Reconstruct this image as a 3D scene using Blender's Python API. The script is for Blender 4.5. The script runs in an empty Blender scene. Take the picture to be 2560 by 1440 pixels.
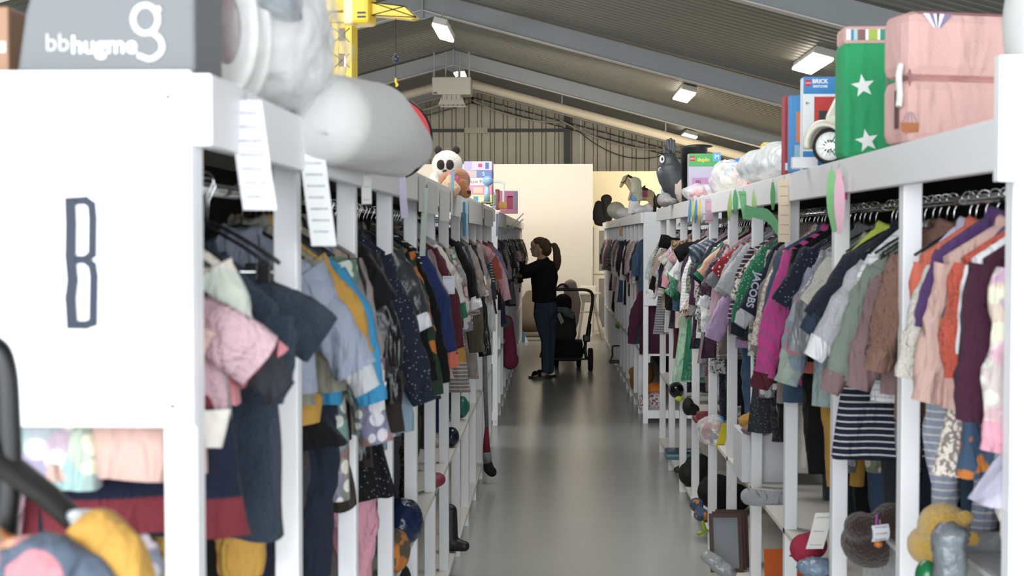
import bpy, bmesh, math, random
from mathutils import Vector, Matrix, noise, Euler
R_ = math.radians
sc = bpy.context.scene
COL = sc.collection
# ------------------------------------------------------------------ camera
FPX = 3550.0
HC = 1.66
cam_d = bpy.data.cameras.new('camera'); cam = bpy.data.objects.new('camera', cam_d); COL.objects.link(cam)
cam.location = (0, 0, HC)
cam.rotation_euler = (R_(90 - 2.065), 0, R_(1.613))
cam_d.sensor_width = 36; cam_d.lens = 36 * FPX / 2560
cam_d.clip_start = .05; cam_d.clip_end = 200
cam_d.dof.use_dof = True; cam_d.dof.focus_distance = 11.0; cam_d.dof.aperture_fstop = 6.3
sc.camera = cam
# ------------------------------------------------------------------ light
sc.view_settings.view_transform = 'Standard'; sc.view_settings.look = 'None'
sc.view_settings.gamma = 1.0; sc.view_settings.exposure = 0.45; sc.view_settings.use_curve_mapping = False
W = bpy.data.worlds.new('daylight'); sc.world = W; W.use_nodes = True
W.node_tree.nodes['Background'].inputs[0].default_value = (.90, .95, 1.0, 1)
W.node_tree.nodes['Background'].inputs[1].default_value = 4.5
def area(name, loc, target, sx, sy, power, col):
    l = bpy.data.lights.new(name, 'AREA'); l.shape = 'RECTANGLE'; l.size = sx; l.size_y = sy; l.energy = power; l.color = col
    o = bpy.data.objects.new(name, l); COL.objects.link(o); o.location = loc
    o.rotation_euler = (Vector(target) - Vector(loc)).to_track_quat('-Z', 'Y').to_euler(); return o
area('gate_daylight', (-2.8, -4.4, 2.6), (0.4, 6, 1.3), 6.0, 4.0, 165, (.93, .97, 1.0))
area('added_wall_washer', (-.6, 20.9, 3.2), (-.3, 23.9, 1.2), 3.6, .5, 62, (1.0, .90, .76))  # added wall washer brightening the white partition, no window here
area('added_rear_wall_fill', (2.6, 24.4, 2.7), (2.4, 26.4, 1.7), 2.2, .4, 45, (1.0, .87, .66))  # added warm fill for the rear partition, not a daylight source
area('added_aisle_fill', (.25, 7.2, 4.2), (0.15, 7.2, .9), 1.2, 13.0, 350, (1.0, .99, .96))  # added overhead fill, brightens the aisle floor and rack rails
area('side_window_daylight', (-5.5, 12.0, 3.2), (0.6, 12.4, 0.2), 2.0, 1.5, 70, (.95, .98, 1.0))
# ------------------------------------------------------------------ helpers
def lin(c): return c / 12.92 if c <= .04045 else ((c + .055) / 1.055) ** 2.4
def hexc(h):
    h = h.lstrip('#'); return tuple(lin(int(h[i:i + 2], 16) / 255) for i in (0, 2, 4)) + (1,)
MATS = {}
def mat(name, col='#808080', rough=.6, metal=0, emit=None, es=0, bump=0, bscale=60, var=0, vscale=4, pattern=None, col2='#ffffff', pscale=20, axis=2, sheen=0, alpha=1, trans=0, spec=.5, thr=.5, bstretch=None, fold=0):
    if name in MATS: return MATS[name]
    m = bpy.data.materials.new(name); m.use_nodes = True; MATS[name] = m
    nt = m.node_tree; N = nt.nodes; L = nt.links; b = N['Principled BSDF']
    c1 = hexc(col); c2 = hexc(col2)
    b.inputs['Base Color'].default_value = c1; b.inputs['Roughness'].default_value = rough; b.inputs['Metallic'].default_value = metal
    b.inputs['Specular IOR Level'].default_value = spec
    if trans: b.inputs['Transmission Weight'].default_value = trans
    if alpha < 1: b.inputs['Alpha'].default_value = alpha
    if sheen: b.inputs['Sheen Weight'].default_value = sheen
    if emit: b.inputs['Emission Color'].default_value = hexc(emit); b.inputs['Emission Strength'].default_value = es
    tc = N.new('ShaderNodeTexCoord'); src = None
    def mixc(fac, a, c):
        mx = N.new('ShaderNodeMix'); mx.data_type = 'RGBA'
        if hasattr(fac, 'is_output'): L.new(fac, mx.inputs[0])
        else: mx.inputs[0].default_value = fac
        for s, i in ((a, 6), (c, 7)):
            if hasattr(s, 'is_output'): L.new(s, mx.inputs[i])
            else: mx.inputs[i].default_value = s
        return mx.outputs[2]
    def thresh(v, t, w=.02):
        mr = N.new('ShaderNodeMapRange'); mr.inputs[1].default_value = t - w; mr.inputs[2].default_value = t + w; L.new(v, mr.inputs[0]); return mr.outputs[0]
    if pattern:
        if pattern == 'stripe':
            w = N.new('ShaderNodeTexWave'); w.bands_direction = 'XYZ'[axis]; w.inputs['Scale'].default_value = pscale; L.new(tc.outputs['Object'], w.inputs[0])
            w.inputs['Distortion'].default_value = .4; src = mixc(thresh(w.outputs['Fac'], thr), c1, c2)
        elif pattern == 'chevron':
            w = N.new('ShaderNodeTexWave'); w.bands_direction = 'DIAGONAL'; w.inputs['Scale'].default_value = pscale; L.new(tc.outputs['Object'], w.inputs[0]); src = mixc(thresh(w.outputs['Fac'], thr), c1, c2)
        elif pattern == 'dots':
            v = N.new('ShaderNodeTexVoronoi'); v.inputs['Scale'].default_value = pscale; L.new(tc.outputs['Object'], v.inputs[0]); src = mixc(thresh(v.outputs['Distance'], thr), c2, c1)
        elif pattern == 'leopard':
            v = N.new('ShaderNodeTexNoise'); v.inputs['Scale'].default_value = pscale; v.inputs['Detail'].default_value = 1; L.new(tc.outputs['Object'], v.inputs[0]); src = mixc(thresh(v.outputs['Fac'], thr), c1, c2)
        elif pattern == 'floral':
            v = N.new('ShaderNodeTexVoronoi'); v.inputs['Scale'].default_value = pscale; L.new(tc.outputs['Object'], v.inputs[0])
            v2 = N.new('ShaderNodeTexVoronoi'); v2.inputs['Scale'].default_value = pscale * .6; L.new(tc.outputs['Object'], v2.inputs[0])
            a = mixc(thresh(v.outputs['Distance'], .45), c2, c1); hs = N.new('ShaderNodeHueSaturation'); L.new(v2.outputs['Color'], hs.inputs['Color']); hs.inputs['Saturation'].default_value = .5; hs.inputs['Value'].default_value = .8
            src = mixc(.35, a, hs.outputs[0])
    if var:
        n = N.new('ShaderNodeTexNoise'); n.inputs['Scale'].default_value = vscale; n.inputs['Detail'].default_value = 3; L.new(tc.outputs['Object'], n.inputs[0])
        hs = N.new('ShaderNodeHueSaturation'); mr = N.new('ShaderNodeMapRange'); mr.inputs[3].default_value = 1 - var; mr.inputs[4].default_value = 1 + var; L.new(n.outputs['Fac'], mr.inputs[0]); L.new(mr.outputs[0], hs.inputs['Value'])
        if src: L.new(src, hs.inputs['Color'])
        else: hs.inputs['Color'].default_value = c1
        src = hs.outputs[0]
    if src: L.new(src, b.inputs['Base Color'])
    if bump:
        n = N.new('ShaderNodeTexNoise'); n.inputs['Scale'].default_value = bscale; n.inputs['Detail'].default_value = 3
        if bstretch:
            mp = N.new('ShaderNodeMapping'); mp.inputs['Scale'].default_value = bstretch; L.new(tc.outputs['Object'], mp.inputs[0]); L.new(mp.outputs[0], n.inputs[0])
        else: L.new(tc.outputs['Object'], n.inputs[0])
        bp = N.new('ShaderNodeBump'); bp.inputs['Strength'].default_value = bump; bp.inputs['Distance'].default_value = .01; L.new(n.outputs['Fac'], bp.inputs['Height']); L.new(bp.outputs[0], b.inputs['Normal'])
        if fold:
            n2 = N.new('ShaderNodeTexNoise'); n2.inputs['Scale'].default_value = fold; n2.inputs['Detail'].default_value = 2; n2.inputs['Distortion'].default_value = .8
            mp = N.new('ShaderNodeMapping'); mp.inputs['Scale'].default_value = (1.6, 1, .55); mp.inputs['Rotation'].default_value = (0, .5, 0); L.new(tc.outputs['Object'], mp.inputs[0]); L.new(mp.outputs[0], n2.inputs[0])
            b2 = N.new('ShaderNodeBump'); b2.inputs['Strength'].default_value = .9; b2.inputs['Distance'].default_value = .035; L.new(n2.outputs['Fac'], b2.inputs['Height']); L.new(b2.outputs[0], bp.inputs['Normal'])
    return m
def plastic_film(name, col='#ffffff', amount=.35):
    """clear crinkled plastic: partly see-through, glossy"""
    if name in MATS: return MATS[name]
    m = bpy.data.materials.new(name); m.use_nodes = True; MATS[name] = m; nt = m.node_tree; N = nt.nodes; L = nt.links
    b = N['Principled BSDF']; b.inputs['Base Color'].default_value = hexc(col); b.inputs['Roughness'].default_value = .18; b.inputs['Alpha'].default_value = amount
    tc = N.new('ShaderNodeTexCoord'); n = N.new('ShaderNodeTexNoise'); n.inputs['Scale'].default_value = 18; n.inputs['Detail'].default_value = 4; n.inputs['Distortion'].default_value = 1.5; L.new(tc.outputs['Object'], n.inputs[0])
    bp = N.new('ShaderNodeBump'); bp.inputs['Strength'].default_value = 1; bp.inputs['Distance'].default_value = .02; L.new(n.outputs['Fac'], bp.inputs['Height']); L.new(bp.outputs[0], b.inputs['Normal'])
    return m

class MB:
    def __init__(s): s.v = []; s.f = []
    def add(s, vs, fs):
        k = len(s.v); s.v += [tuple(v) for v in vs]; s.f += [tuple(i + k for i in f) for f in fs]; return s
    def box(s, x0, x1, y0, y1, z0, z1, M=None):
        vs = [Vector((x, y, z)) for z in (z0, z1) for y in (y0, y1) for x in (x0, x1)]
        if M: vs = [M @ v for v in vs]
        return s.add(vs, [(0, 2, 3, 1), (4, 5, 7, 6), (0, 1, 5, 4), (2, 6, 7, 3), (0, 4, 6, 2), (1, 3, 7, 5)])
    def tube(s, pts, r, n=8, caps=True, flat=None):
        pts = [Vector(p) for p in pts]; m = len(pts); rs = r if isinstance(r, (list, tuple)) else [r] * m
        vs = []; up = None
        for i, p in enumerate(pts):
            t = (pts[min(i + 1, m - 1)] - pts[max(i - 1, 0)]).normalized()
            if up is None:
                up = Vector((0, 0, 1)) if abs(t.z) < .9 else Vector((0, 1, 0))
            a = t.cross(up).normalized(); b = a.cross(t).normalized(); up = b
            fl = flat or 1
            for k in range(n):
                th = 2 * math.pi * k / n; vs.append(p + a * math.cos(th) * rs[i] + b * math.sin(th) * rs[i] * fl)
        fs = [(i * n + k, i * n + (k + 1) % n, (i + 1) * n + (k + 1) % n, (i + 1) * n + k) for i in range(m - 1) for k in range(n)]
        if caps: fs += [tuple(range(n))[::-1], tuple((m - 1) * n + k for k in range(n))]
        return s.add(vs, fs)
    def rings(s, rings, caps=(True, True)):
        n = len(rings[0]); m = len(rings); vs = [p for r in rings for p in r]
        fs = [(i * n + k, i * n + (k + 1) % n, (i + 1) * n + (k + 1) % n, (i + 1) * n + k) for i in range(m - 1) for k in range(n)]
        if caps[0]: fs.append(tuple(range(n))[::-1])
        if caps[1]: fs.append(tuple((m - 1) * n + k for k in range(n)))
        return s.add(vs, fs)
    def ell(s, c, r, seg=16, rg=10, M=None):
        c = Vector(c); r = (r, r, r) if isinstance(r, (int, float)) else r
        vs = []; 
        for j in range(1, rg):
            ph = math.pi * j / rg
            for k in range(seg):
                th = 2 * math.pi * k / seg
                v = Vector((r[0] * math.sin(ph) * math.cos(th), r[1] * math.sin(ph) * math.sin(th), r[2] * math.cos(ph)))
                vs.append(c + (M @ v if M else v))
        t = Vector((0, 0, r[2])); vs.append(c + (M @ t if M else t)); vs.append(c - (M @ t if M else t))
        fs = [((j) * seg + k, (j + 1) * seg + k, (j + 1) * seg + (k + 1) % seg, j * seg + (k + 1) % seg) for j in range(rg - 2) for k in range(seg)]
        T = (rg - 1) * seg; fs += [(T, k, (k + 1) % seg) for k in range(seg)] + [(T + 1, (rg - 2) * seg + (k + 1) % seg, (rg - 2) * seg + k) for k in range(seg)]
        return s.add(vs, fs)
    def prism(s, poly, M, d):
        """poly in local xy, extruded along local z by d, then M"""
        n = len(poly); vs = [M @ Vector((x, y, 0)) for x, y in poly] + [M @ Vector((x, y, d)) for x, y in poly]
        return s.add(vs, [tuple(range(n))[::-1], tuple(range(n, 2 * n))] + [(k, (k + 1) % n, n + (k + 1) % n, n + k) for k in range(n)])
    def build(s, name, m, parent=None, smooth=False, bevel=0, loc=None, rot=None, label=None):
        me = bpy.data.meshes.new(name); me.from_pydata(s.v, [], s.f); me.validate()
        bm = bmesh.new(); bm.from_mesh(me); bmesh.ops.recalc_face_normals(bm, faces=bm.faces); bm.to_mesh(me); bm.free()
        if smooth:
            for p in me.polygons: p.use_smooth = True
        me.materials.append(m); o = bpy.data.objects.new(name, me); COL.objects.link(o)
        if parent: o.parent = parent
        if loc: o.location = loc
        if rot: o.rotation_euler = rot
        if bevel:
            b = o.modifiers.new('bevel', 'BEVEL'); b.width = bevel; b.segments = 2; b.limit_method = 'ANGLE'
        if label: o['label'] = label
        return o
def thing(name, label, cat, loc=(0, 0, 0), rz=0, group=None, rot=None):
    o = bpy.data.objects.new(name, None); COL.objects.link(o); o.location = loc; o.rotation_euler = rot or (0, 0, rz)
    o.empty_display_size = .05
    o['label'] = label; o['category'] = cat
    if group: o['group'] = group
    return o
def tag(o, label, cat, group=None):
    o['label'] = label; o['category'] = cat
    if group: o['group'] = group
    return o
def struct(o): o['kind'] = 'structure'; return o
def blob(name, parts, m, parent=None, vox=.01, smooth=4, loc=None, rot=None, fur=0):
    """union of ellipsoids / tapered limbs grown into one continuous skin"""
    mb = MB()
    for p in parts:
        if p[0] == 'e': mb.ell(p[1], p[2], 20, 12, p[3] if len(p) > 3 else None)
        else:
            pts, rs = p[1], p[2]; fl = p[3] if len(p) > 3 else 1
            # dense tapered tube with round ends
            P = [Vector(q) for q in pts]; out = []; ro = []
            for i in range(len(P) - 1):
                for k in range(6):
                    t = k / 6; out.append(P[i].lerp(P[i + 1], t)); ro.append(rs[i] * (1 - t) + rs[i + 1] * t)
            out.append(P[-1]); ro.append(rs[-1]); mb.tube(out, ro, 14, True, fl)
            mb.ell(P[0], (rs[0], rs[0] * (fl if fl < 1 else 1), rs[0]) if fl != 1 else rs[0], 14, 8); mb.ell(P[-1], rs[-1] * min(1, fl), 14, 8)
            for q, r in zip(P[1:-1], rs[1:-1]): mb.ell(q, r * min(1, fl), 14, 8)
    o = mb.build(name, m)
    rm = o.modifiers.new('r', 'REMESH'); rm.mode = 'VOXEL'; rm.voxel_size = vox; rm.adaptivity = 0
    if smooth: sm = o.modifiers.new('s', 'SMOOTH'); sm.factor = .5; sm.iterations = smooth
    dg = bpy.context.evaluated_depsgraph_get(); ev = o.evaluated_get(dg); me = bpy.data.meshes.new_from_object(ev)
    me.name = name
    for p in me.polygons: p.use_smooth = True
    if fur:
        for v in me.vertices:
            d = (noise.noise(v.co * (90 if fur < .0065 else 22)) + .4 * noise.noise(v.co * 60)) * fur; v.co += v.normal * d
    o.modifiers.clear(); old = o.data; o.data = me; bpy.data.meshes.remove(old)
    if not me.materials: me.materials.append(m)
    if parent: o.parent = parent
    if loc: o.location = loc
    if rot: o.rotation_euler = rot
    return o
def text(s, name, m, size, M, parent=None, depth=.0006, align='CENTER', bold=0, sx=1):
    cu = bpy.data.curves.new(name, 'FONT'); cu.body = s; cu.size = size; cu.extrude = depth; cu.align_x = align; cu.align_y = 'CENTER'; cu.offset = bold
    o = bpy.data.objects.new(name, cu); COL.objects.link(o)
    dg = bpy.context.evaluated_depsgraph_get(); me = bpy.data.meshes.new_from_object(o.evaluated_get(dg)); bpy.data.objects.remove(o)
    me.transform(M @ Matrix.Diagonal((sx, 1, 1, 1))); me.materials.clear(); me.materials.append(m)
    o = bpy.data.objects.new(name, me); COL.objects.link(o); o.parent = parent; return o
def copy_tree(o, parent=None):
    c = o.copy(); COL.objects.link(c)
    if parent: c.parent = parent
    for ch in list(o.children): copy_tree(ch, c)
    return c
# frames for things printed on faces: 'front' = facing -Y (towards the gate), 'left' = facing -X, 'right' = facing +X
def FR(x, y, z): return Matrix.Translation((x, y, z)) @ Matrix.Rotation(R_(90), 4, 'X')
def FL(x, y, z): return Matrix.Translation((x, y, z)) @ Matrix.Rotation(R_(-90), 4, 'Z') @ Matrix.Rotation(R_(90), 4, 'X')
def FRt(x, y, z): return Matrix.Translation((x, y, z)) @ Matrix.Rotation(R_(90), 4, 'Z') @ Matrix.Rotation(R_(90), 4, 'X')
bpy.context.view_layer.update()
CM = cam.matrix_world.copy()
def ray(px, py):
    d = CM.to_3x3() @ Vector(((px - 1280) / FPX, -(py - 720) / FPX, -1)); return d
def at(px, py, Y):
    d = ray(px, py); t = Y / d.y; return Vector((0, 0, HC)) + d * t
def sc_at(Y): return FPX / Y
# ------------------------------------------------------------------ hall
M_floor = mat('polished_concrete', '#b2b3af', rough=.22, var=.10, vscale=1.3, bump=.10, bscale=3, spec=.5)
M_roof = mat('roof_liner_metal', '#82817a', rough=.5, metal=.25, var=.08, vscale=2)
M_steel = mat('grey_painted_steel', '#969a9b', rough=.5)
M_steel2 = mat('dark_steel', '#3b3a36', rough=.5)
M_flange = mat('pale_flange', '#c8c3bd', rough=.5)
M_cream = mat('cream_duct_paint', '#cfc3ad', rough=.5)
M_gable = mat('galvanised_cladding', '#a39c8a', rough=.45, metal=.35, var=.12, vscale=3)
M_wall = mat('cream_painted_board', '#eee6d8', rough=.8)
M_white = mat('white_painted_wood', '#eeeef0', rough=.45, bump=.08, bscale=40, bstretch=(1, 1, .1))
M_black = mat('black_plastic', '#0c0c0d', rough=.4)
M_chrome = mat('chrome', '#d8d8d8', rough=.15, metal=1)
XR, HR, SL = -1.72, 4.95, .268      # ridge line, liner height at the ridge, roof slope
def roofz(x): return HR - SL * abs(x - XR)
YG = 31.0
mb = MB(); mb.box(-12, 10, -8, YG + .2, -.2, 0); struct(mb.build('floor', M_floor))
def corr_roof(sgn, xe, name):
    ys = []; y = -3.0
    pts = []
    while y < YG:
        pts += [(y, 0), (y + .10, 0), (y + .125, .035), (y + .175, .035)]; y += .2
    vs = []; fs = []
    for (yy, dz) in pts:
        vs += [(XR, yy, HR + dz), (xe, yy, roofz(xe) + dz)]
    for i in range(len(pts) - 1): fs.append((2 * i, 2 * i + 1, 2 * i + 3, 2 * i + 2))
    m = MB(); m.add(vs, fs); 
    o = struct(m.build(name, M_roof)); sd = o.modifiers.new('t', 'SOLIDIFY'); sd.thickness = .01; sd.offset = 1; return o
corr_roof(1, 9.6, 'ceiling'); corr_roof(-1, -11.6, 'ceiling')
# gable wall, vertical trapezoid ribs
mb = MB(); x = -11.6; pts = []
while x < 9.6:
    pts += [(x, 0), (x + .16, 0), (x + .18, .045), (x + .26, .045), (x + .28, 0)]; x += .28
vs = []
for (xx, dy) in pts: vs += [(xx, YG + dy, 0), (xx, YG + dy, roofz(xx))]
mb.add(vs, [(2 * i, 2 * i + 2, 2 * i + 3, 2 * i + 1) for i in range(len(pts) - 1)])
o = struct(mb.build('wall_back', M_gable)); sd = o.modifiers.new('t', 'SOLIDIFY'); sd.thickness = .01
for nm, xx in (('wall_left', -11.7), ('wall_right', 9.7)):
    mb = MB(); mb.box(xx - .1, xx + .1, -3, YG, 0, 1.1); mb.box(xx - .1, xx + .1, -3, YG, 2.3, roofz(xx) + .1)
    for k in range(8): mb.box(xx - .1, xx + .1, -3 + k * 4.8, -2.2 + k * 4.8, 1.1, 2.3)
    struct(mb.build(nm, M_gable))
# portal frames
def frame(y, idx, h=.26, cream=False):
    root = thing('portal_frame', f'grey steel portal frame rafter {idx}', 'roof beam', (XR, y, 0))
    def raf(z0, z1, w, m, nm):
        mb = MB()
        for s, xe in ((1, 9.5 - XR), (-1, 11.5 + XR)):
            a = HR - .03; 
            vs = []
            for yy in (-w, w):
                vs += [(0, yy, a - z0), (0, yy, a - z1), (s * xe, yy, a - z1 - SL * xe), (s * xe, yy, a - z0 - SL * xe)]
            mb.add(vs, [(0, 1, 2, 3), (4, 7, 6, 5), (0, 4, 5, 1), (3, 2, 6, 7), (0, 3, 7, 4), (1, 5, 6, 2)])
        return mb.build(nm, m, root)
    raf(0, h, .008, M_steel, 'web'); raf(h, h + .014, .07, M_flange, 'flange')
    mb = MB(); mb.box(-.015, .015, -.075, .075, HR - h - .13, HR - .02); mb.prism([(-.35, 0), (.35, 0), (0, -.12)], Matrix.Translation((0, .006, HR - h - .04)) @ Matrix.Rotation(R_(90), 4, 'X'), .012)
    mb.build('ridge_plate', M_steel, root)
    return root
frame(6.4, 'nearest the camera, above the near racks'); frame(12.7, 'crossing above the yellow toy crane'); frame(18.9, 'with the strip lamp just beyond its apex'); frame(24.9, 'that carries the fan heater')
# cream round-edged duct parallel to the roof
root = thing('roof_duct', 'cream duct following the roof slope just behind the fan heater', 'duct', (XR, 26.2, 0))
mb = MB(); mb.tube([(-9.5, 0, roofz(-9.5 + XR) - .42), (0, 0, HR - .42), (11, 0, roofz(11 + XR) - .42)], .085, 12); mb.build('duct_tube', M_cream, root, True)
mb = MB()
for k in range(-4, 6): mb = MB(); mb.box(k * 1.9 - .01, k * 1.9 + .01, -.01, .01, roofz(XR + k * 1.9) - .42, roofz(XR + k * 1.9)); mb.build('duct_strap', M_steel, root)
frame(29.6, 'closest to the ribbed gable wall', .2)
# gable bracing: horizontal dark rail, posts, cable ladder, cables
g = thing('gable_rail', 'dark horizontal steel rail fixed across the ribbed gable wall', 'rail', (0, YG - .1, 0))
zr = at(1300, 326, YG - .1).z
mb = MB(); mb.box(-9, .35, -.03, .03, zr - .035, zr + .035); mb.build('rail_bar', M_steel2, g)
mb = MB(); mb.box(-1.9, -1.4, -.05, .02, zr - .06, zr + .06); mb.build('joint_plate', M_gable, g)
p = at(1418, 330, YG - .2); mb = MB(); mb.box(-.07, .07, -.07, .07, 0, roofz(p.x)); o = mb.build('steel_column', M_steel2, None, loc=(p.x, p.y, 0)); tag(o, 'dark steel column against the gable wall above the white partition', 'column')
p = at(1452, 330, YG - .4); mb = MB(); mb.tube([(0, 0, 2.6), (0, 0, roofz(p.x) - .1)], .015, 6); o = mb.build('downpipe', M_white, None, loc=(p.x, p.y, 0)); tag(o, 'thin pale pipe beside the dark gable column', 'pipe')
g = thing('cable_ladder', 'black cable ladder running under the gable roof slope', 'cable ladder', (XR, YG - .45, 0))
mbA = MB()
for s, xe in ((1, 8), (-1, 6)):
    for dz in (.30, .42): mbA.tube([(0, 0, HR - dz), (s * xe, 0, HR - dz - SL * xe)], .012, 5)
    for k in range(int(xe / .22)):
        x = k * .22; mb = MB(); mb.box(s * x - .012, s * x + .03, -.012, .012, HR - .42 - SL * x, HR - .30 - SL * x); mb.build('rung', M_steel, g)
mbA.build('side_rail', M_steel2, g)
M_cable = mat('white_cable', '#b8b0a0', rough=.6)
def sag(name, a, b, drop, r, m, label, n=24):
    a = Vector(a); b = Vector(b); pts = []
    for i in range(n + 1):
        t = i / n; q = a.lerp(b, t); q.z -= drop * 4 * t * (1 - t); pts.append(q)
    mb = MB(); mb.tube(pts, r, 6); return tag(mb.build(name, m, None, True), label, 'cable')
Yc = YG - .55
sag('cable', at(1180, 250, Yc), at(1400, 306, Yc), .12, .018, M_cable, 'pale cable sagging from the fan heater towards the dark column')
sag('cable', at(1400, 300, Yc), at(1660, 375, Yc), .16, .018, M_cable, 'pale cable sagging right of the dark gable column')
sag('cable', at(1440, 322, Yc), at(1680, 380, Yc), .34, .012, M_steel2, 'thin dark cable hanging lowest on the gable wall right of the column')
sag('cable', at(1040, 278, Yc), at(1110, 258, Yc), .02, .03, M_cable, 'thick pale cable left of the fan heater under the roof')
# partitions
P1Y = 23.7
xr = at(1482, 500, P1Y).x; zt = at(1400, 410, P1Y).z
mb = MB(); mb.box(-9, xr, P1Y, P1Y + .1, 0, zt); struct(mb.build('wall_partition', M_wall))
mb = MB(); mb.box(-.2, 9.4, 26.4, 26.5, 0, at(1600, 428, 26.4).z); struct(mb.build('wall_partition_rear', mat('warm_cream_board', '#f0e2c0', rough=.8)))
# strip lamps
M_lamp = mat('lamp_diffuser', '#fff6e6', emit='#fff3df', es=9)
M_lampbody = mat('lamp_body', '#c9c6bf', rough=.5)
def lamp(px, py, Y, rz, label, L=.62, w=.2):
    p = at(px, py, Y); sl = -math.atan(SL) if p.x > XR + .3 else (math.atan(SL) if p.x < XR - .3 else 0)
    r = thing('strip_lamp', label, 'lamp', p, 0, 'ceiling strip lamps', rot=(0, -sl, rz))
    mb = MB(); mb.box(-w / 2 + .01, w / 2 - .01, -L / 2 - .08, L / 2 + .08, .01, .09); mb.build('lamp_body', M_lampbody, r, bevel=.01)
    mb = MB(); mb.box(-w / 2, w / 2, -L / 2, L / 2, -.02, .02); mb.build('diffuser', M_lamp, r, bevel=.01)
    for q in (1, -1): mb = MB(); mb.tube([(0, q * L / 2, .09), (0, q * L / 2, .2)], .01, 6); mb.build('hanger_rod', M_steel, r)
    return r
lamp(1108, 82, 17.9, 0, 'strip lamp hanging right under the roof ridge, above the fan heater', 1.2, .19)
lamp(1150, 186, 26.6, 0, 'small lit strip lamp just above the fan heater box')
lamp(2030, 160, 16.2, R_(0), 'largest lit strip lamp on the right roof slope, beside the green mattress', 1.3, .24)
lamp(1710, 240, 22.1, R_(0), 'middle strip lamp of the three on the right roof slope', 1.3, .24)
lamp(1721, 343, 28.2, R_(0), 'lowest and farthest strip lamp, above the dark grey hopper toy', 1.0, .26)
lamp(828, 150, 13.0, R_(0), 'bright strip lamp seen left behind the yellow toy crane', 1.3, .24)
# fan heater
c = at(1131, 215, 24.4); hr = thing('fan_heater', 'grey suspended fan heater box hanging under the roof ridge', 'heater', c)
M_heat = mat('heater_enamel', '#aaa79c', rough=.45)
mb = MB(); mb.box(-.33, .33, -.25, .25, -.17, .13); mb.build('casing', M_heat, hr, bevel=.015)
mb = MB()
for s in (-1, 1):
    for q in ([(s * .30, -.2, .13), (s * .30, -.2, .55)], [(s * .12, .1, .13), (s * .12, .1, .6)]):
        mb = MB(); mb.tube(q, .015, 6); mb.build('suspension_rod', M_steel, hr)
mb = MB(); mb.rings([[(-.16, -.2, -.17), (.16, -.2, -.17), (.16, .2, -.17), (-.16, .2, -.17)], [(-.23, -.24, -.34), (.23, -.24, -.34), (.23, .24, -.34), (-.23, .24, -.34)]], (False, False)); mb.build('outlet_hood', M_heat, hr)
for k in range(-2, 3): mb = MB(); mb.box(k * .08 - .004, k * .08 + .004, -.22, .22, -.32, -.18); mb.build('louvre', M_steel2, hr)
mb = MB(); mb.box(-.31, -.24, -.256, -.25, -.155, -.13); mb.build('badge', M_steel2, hr)

# ------------------------------------------------------------------ clothes racks
ZT, ZB = 1.875, 1.78
M_shelf = mat('shelf_board', '#e6e2da', rough=.5)
def rack(name, label, xf, s, ys, depth, ymax=None, end_panel=True, panel_z=1.406, rod=.14):
    """xf = aisle face x, s = +1 when the rack lies to the right (its body extends to +x)"""
    r = thing(name, label, 'clothes rack', (xf, ys[0], 0)); r['xf'] = xf
    y0, y1 = 0, (ymax or ys[-1]) - ys[0]
    def bx(mb, a, b, *rest): mb.box(min(a * s, b * s), max(a * s, b * s), *rest)
    for i, y in enumerate(ys):
        y -= ys[0]
        for nm, a in (('post', 0), ('back_post', depth - .045)):
            if nm == 'back_post' and (i % 2 or (i == 0 and s < 0)): continue
            mb = MB(); bx(mb, a, a + .045, y, y + .045, 0, ZB + .06 if nm == 'back_post' else ZB + .05); mb.build(nm, M_white, r, bevel=.003)
    mb = MB(); bx(mb, -.028, 0, y0 - .02, y1 + .065, ZB, ZT); mb.build('top_rail', M_white, r, bevel=.003)
    mb = MB(); bx(mb, depth, depth + .028, y0, y1 + .045, ZB, ZT); mb.build('top_rail', M_white, r, bevel=.003)
    mb = MB(); bx(mb, .0, depth, y0, y1 + .045, ZT - .02, ZT - .003); mb.build('top_board', M_shelf, r)
    for z in (.60, .10):
        mb = MB(); bx(mb, -.005 if z < .3 else .0, depth - .04, y0 + .045, y1 + .03, z, z + .018); mb.build('shelf', M_shelf, r)
        mb = MB(); bx(mb, .046, .066, y0 + .045, y1, z - .06, z); mb.build('shelf_lip', M_white, r)
    for k, x in enumerate((rod, depth - rod)):
        mb = MB(); mb.tube([(x * s, y0, 1.745), (x * s, y1 + .04, 1.745)], .012, 8); mb.build('hanging_rod', M_chrome, r, True)
    mb = MB(); bx(mb, .47, .482, y0 + .02, y1 + .04, .12, ZT - .02); mb.build('added_shade_board', mat('dark_shade_board', '#241d19', rough=.8), r)  # added near-black board, blocks light and darkens the gaps behind the clothes
    if end_panel:
        mb = MB(); bx(mb, -.0, depth, -.018, 0, panel_z, ZT + .005); mb.build('end_panel', M_white, r, bevel=.003)
    return r
YR1 = [2.585, 3.385, 4.2, 5.05, 5.9, 6.7, 7.5, 8.4, 9.2, 10.06, 10.9]
YL1 = [1.885, 2.64, 3.42, 4.2, 4.97, 5.75, 6.5, 7.3, 8.07, 8.87, 9.66, 10.45, 11.15]
XRF, XLF = .83, -.476
DEP = .80
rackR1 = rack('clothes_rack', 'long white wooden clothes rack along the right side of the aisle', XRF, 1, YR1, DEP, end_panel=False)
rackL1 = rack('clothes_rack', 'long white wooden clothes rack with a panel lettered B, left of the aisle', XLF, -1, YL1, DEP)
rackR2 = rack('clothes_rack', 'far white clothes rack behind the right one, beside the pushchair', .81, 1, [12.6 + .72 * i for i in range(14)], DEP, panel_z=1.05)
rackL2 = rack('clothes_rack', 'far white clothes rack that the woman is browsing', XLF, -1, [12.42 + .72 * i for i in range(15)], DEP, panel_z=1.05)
mb = MB(); mb.box(0, DEP, -.02, .0, .05, .12); mb.build('end_board', M_white, rackR2)
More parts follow.
